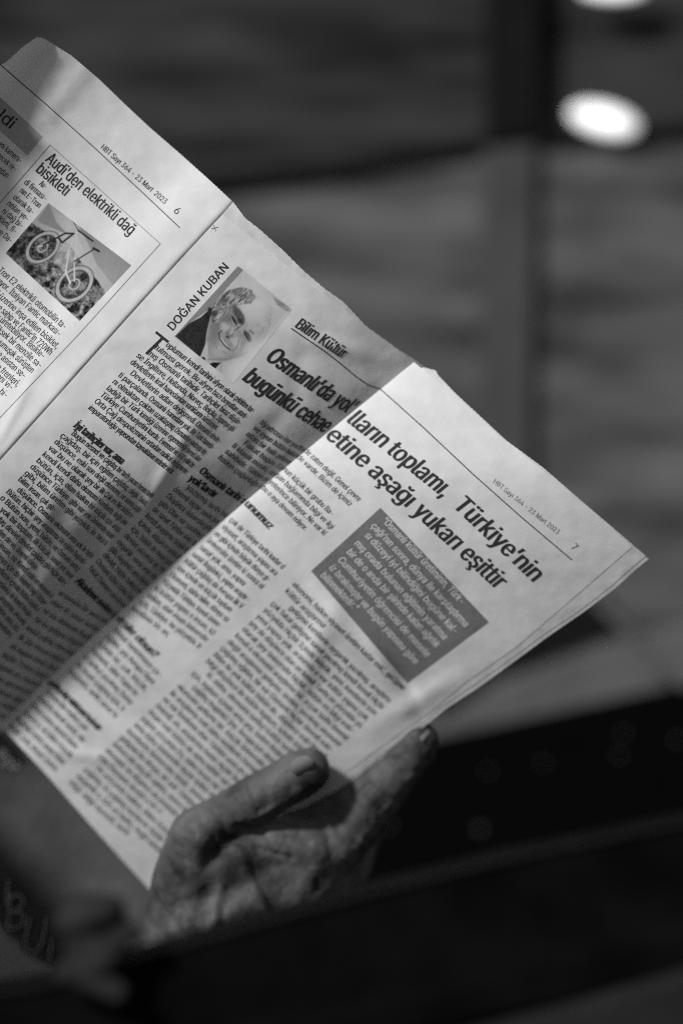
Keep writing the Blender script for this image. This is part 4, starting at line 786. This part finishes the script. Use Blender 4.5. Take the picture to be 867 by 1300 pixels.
tag(rail, 'dark thin ledge running across behind the newspaper, rising to the right', 'rail')
post = empty('wall_post', P(650, 900, BD), 'upright post behind, black above the ledge and grey below it', 'post')
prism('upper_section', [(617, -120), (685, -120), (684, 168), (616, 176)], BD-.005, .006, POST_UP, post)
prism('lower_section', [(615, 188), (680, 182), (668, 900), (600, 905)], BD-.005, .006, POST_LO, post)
bench = empty('bench', P(700, 1100, BD), 'blurred bench behind the hand with pale seat edge above a black sheet painted as the shade beneath', 'bench')
prism('painted_shadow', [(540, 840), (700, 765), (775, 758), (800, 800), (700, 838), (655, 872), (560, 930)], BD-.05, .02, DARK, bench)  # dark sheet painted as the shadow above the seat
prism('seat', [(520, 950), (640, 868), (760, 826), (900, 788), (1300, 690), (1300, 790), (867, 880), (700, 912), (540, 944), (520, 960)], BD-.075, .03, SEAT, bench)
prism('under_seat_shade', [(420, 962), (560, 940), (867, 873), (1300, 780), (1300, 1400), (300, 1400), (300, 990)], BD-.10, .03, DARK2, bench)  # black sheet painted as the shade under the bench
strap = prism('strap', [(752, 768), (764, 762), (880, 868), (868, 878)], BD-.12, .004, SEAT)
tag(strap, 'thin pale diagonal strap crossing the bench right of the newspaper corner', 'strap')

# blurred highlights on the wall, added as glowing discs
GLOW_SPOT = bpy.data.materials.new('glowing_highlight'); GLOW_SPOT.use_nodes = True
b = GLOW_SPOT.node_tree.nodes['Principled BSDF']; b.inputs['Base Color'].default_value = (.8, .8, .8, 1)
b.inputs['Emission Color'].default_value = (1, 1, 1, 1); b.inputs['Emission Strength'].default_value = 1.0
_la = GLOW_SPOT.node_tree.nodes.new('ShaderNodeAttribute'); _la.attribute_name = 'glow'
GLOW_SPOT.node_tree.links.new(_la.outputs['Color'], b.inputs['Emission Color'])
def glow_spot(cx, cy, rx, ry, ang, label):
    t = empty('glow_spot', P(cx, cy, BD-.02), label, 'glow_spot', None)
    ca, sa = math.cos(math.radians(ang)), math.sin(math.radians(ang))
    def disc(k, dd, dome):
        vs = []; fs = []; M = 40; R = 7
        for r in range(R+1):
            for m in range(M):
                a = m/M*2*math.pi; q = r/R; x = cx+q*k*(rx*math.cos(a)*ca-ry*math.sin(a)*sa); y = cy+q*k*(rx*math.cos(a)*sa+ry*math.sin(a)*ca)
                vs.append(P(x, y, BD-.004-dd-dome*math.sqrt(max(0, 1-q*q))))
                if r and m < M: fs.append(((r-1)*M+m, (r-1)*M+(m+1) % M, r*M+(m+1) % M, r*M+m))
        return vs, fs
    v, f = disc(1, .003, .004); o = mesh_obj('highlight_disc', v, f, GLOW_SPOT, t)
    at = o.data.color_attributes.new('glow', 'FLOAT_COLOR', 'POINT')     # highlight painted as glow, brightest at the centre
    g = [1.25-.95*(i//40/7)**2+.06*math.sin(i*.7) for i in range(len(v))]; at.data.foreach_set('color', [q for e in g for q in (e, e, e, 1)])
    v, f = disc(1.04, .001, .002); mesh_obj('disc_backing', v, f, DARK, t)
glow_spot(767, 152, 45, 20, 14, 'bright oval highlight on the upper wall right of the post, built as a glowing disc')
glow_spot(778, -14, 42, 12, 0, 'bright highlight cut by the top edge of the picture, built as a glowing disc')
# faint glints, painted as pale specks
GL = material('glint_paint', .06, .5, .2)
vs = []; fs = []
for (x, y, r) in ((490, 340, 1.4), (663, 45, 1.2), (700, 265, 1.4), (638, 300, 1.2), (730, 330, 1.4), (685, 480, 1.6), (475, 203, 1.2), (332, 215, 1.2), (670, 893, 1.6), (610, 1054, 1.8), (495, 1050, 1.4), (620, 980, 1.1), (690, 970, 1.1), (786, 960, 1.2), (792, 932, 1.2), (860, 940, 1.2), (640, 1115, 1.2)):
    bmm = bmesh.new(); bmesh.ops.create_icosphere(bmm, subdivisions=1, radius=r*.0013)
    k = len(vs); c = Vector(P(x, y, BD-.125 if y > 760 else BD-.025)); bmm.verts.ensure_lookup_table()
    vs += [tuple(v.co+c) for v in bmm.verts]; fs += [tuple(v.index+k for v in f.verts) for f in bmm.faces]; bmm.free()
gl = mesh_obj('glint_specks', vs, fs, GL); gl['kind'] = 'stuff'; gl['label'] = 'tiny pale specks painted as glints over the dark wall and bench behind'; gl['category'] = 'specks'

# sill in front of the hand
sill = empty('window_sill', P(430, 1400, .87), 'dark blurred window sill crossing in front of the wrist', 'window sill')
SD = .835
prism('upper_ledge', [(-150, 1285), (60, 1252), (200, 1210), (330, 1172), (460, 1136), (640, 1092), (867, 1045), (1050, 1005), (1050, 1300), (-150, 1420)], SD, .03, SILLM, sill, .003)
prism('lower_ledge', [(-150, 1372), (300, 1312), (600, 1245), (867, 1178), (1050, 1130), (1050, 1190), (867, 1238), (600, 1300), (400, 1345), (-150, 1430)], SD-.02, .02, SILLM, sill, .003)
prism('sill_board', [(-150, 1440), (500, 1345), (700, 1290), (867, 1240), (1050, 1195), (1050, 1500), (-150, 1500)], SD-.03, .03, material('grey_sill_board', .02, .7, .05, var=(30, .015, .025, 3)), sill, .002)
BLOCKER = material('dark_blocker', .03, .6, .2, var=(30, .02, .04, 4))
def box(name, x0, x1, y0, y1, z0, z1, mat, parent):
    vs = [(x, y, z) for x in (x0, x1) for y in (y0, y1) for z in (z0, z1)]
    o = mesh_obj(name, vs, [(0, 1, 3, 2), (4, 6, 7, 5), (0, 4, 5, 1), (2, 3, 7, 6), (0, 2, 6, 4), (1, 5, 7, 3)], mat, parent, False)
    bm = bmesh.new(); bm.from_mesh(o.data); bmesh.ops.bevel(bm, geom=bm.edges[:], offset=.004, segments=2, affect='EDGES'); bm.to_mesh(o.data); bm.free(); return o
EDGE_HL = material('edge_highlight_paint', .006, .7, .1)
E1 = [(-150, 1285), (60, 1252), (200, 1210), (330, 1172), (460, 1136), (640, 1092), (867, 1045), (1050, 1005)]
prism('edge_highlight', E1+[(x, y+4) for x, y in E1[::-1]], SD-.0015, .006, EDGE_HL, sill, 0)  # paler strip painted as the highlight along the ledge's edge
box('shade_blocker', -.31, -.26, .45, 1.02, .80, 1.168, BLOCKER, sill)  # added block out of view, shades the lower left
SC.frame_set(1)
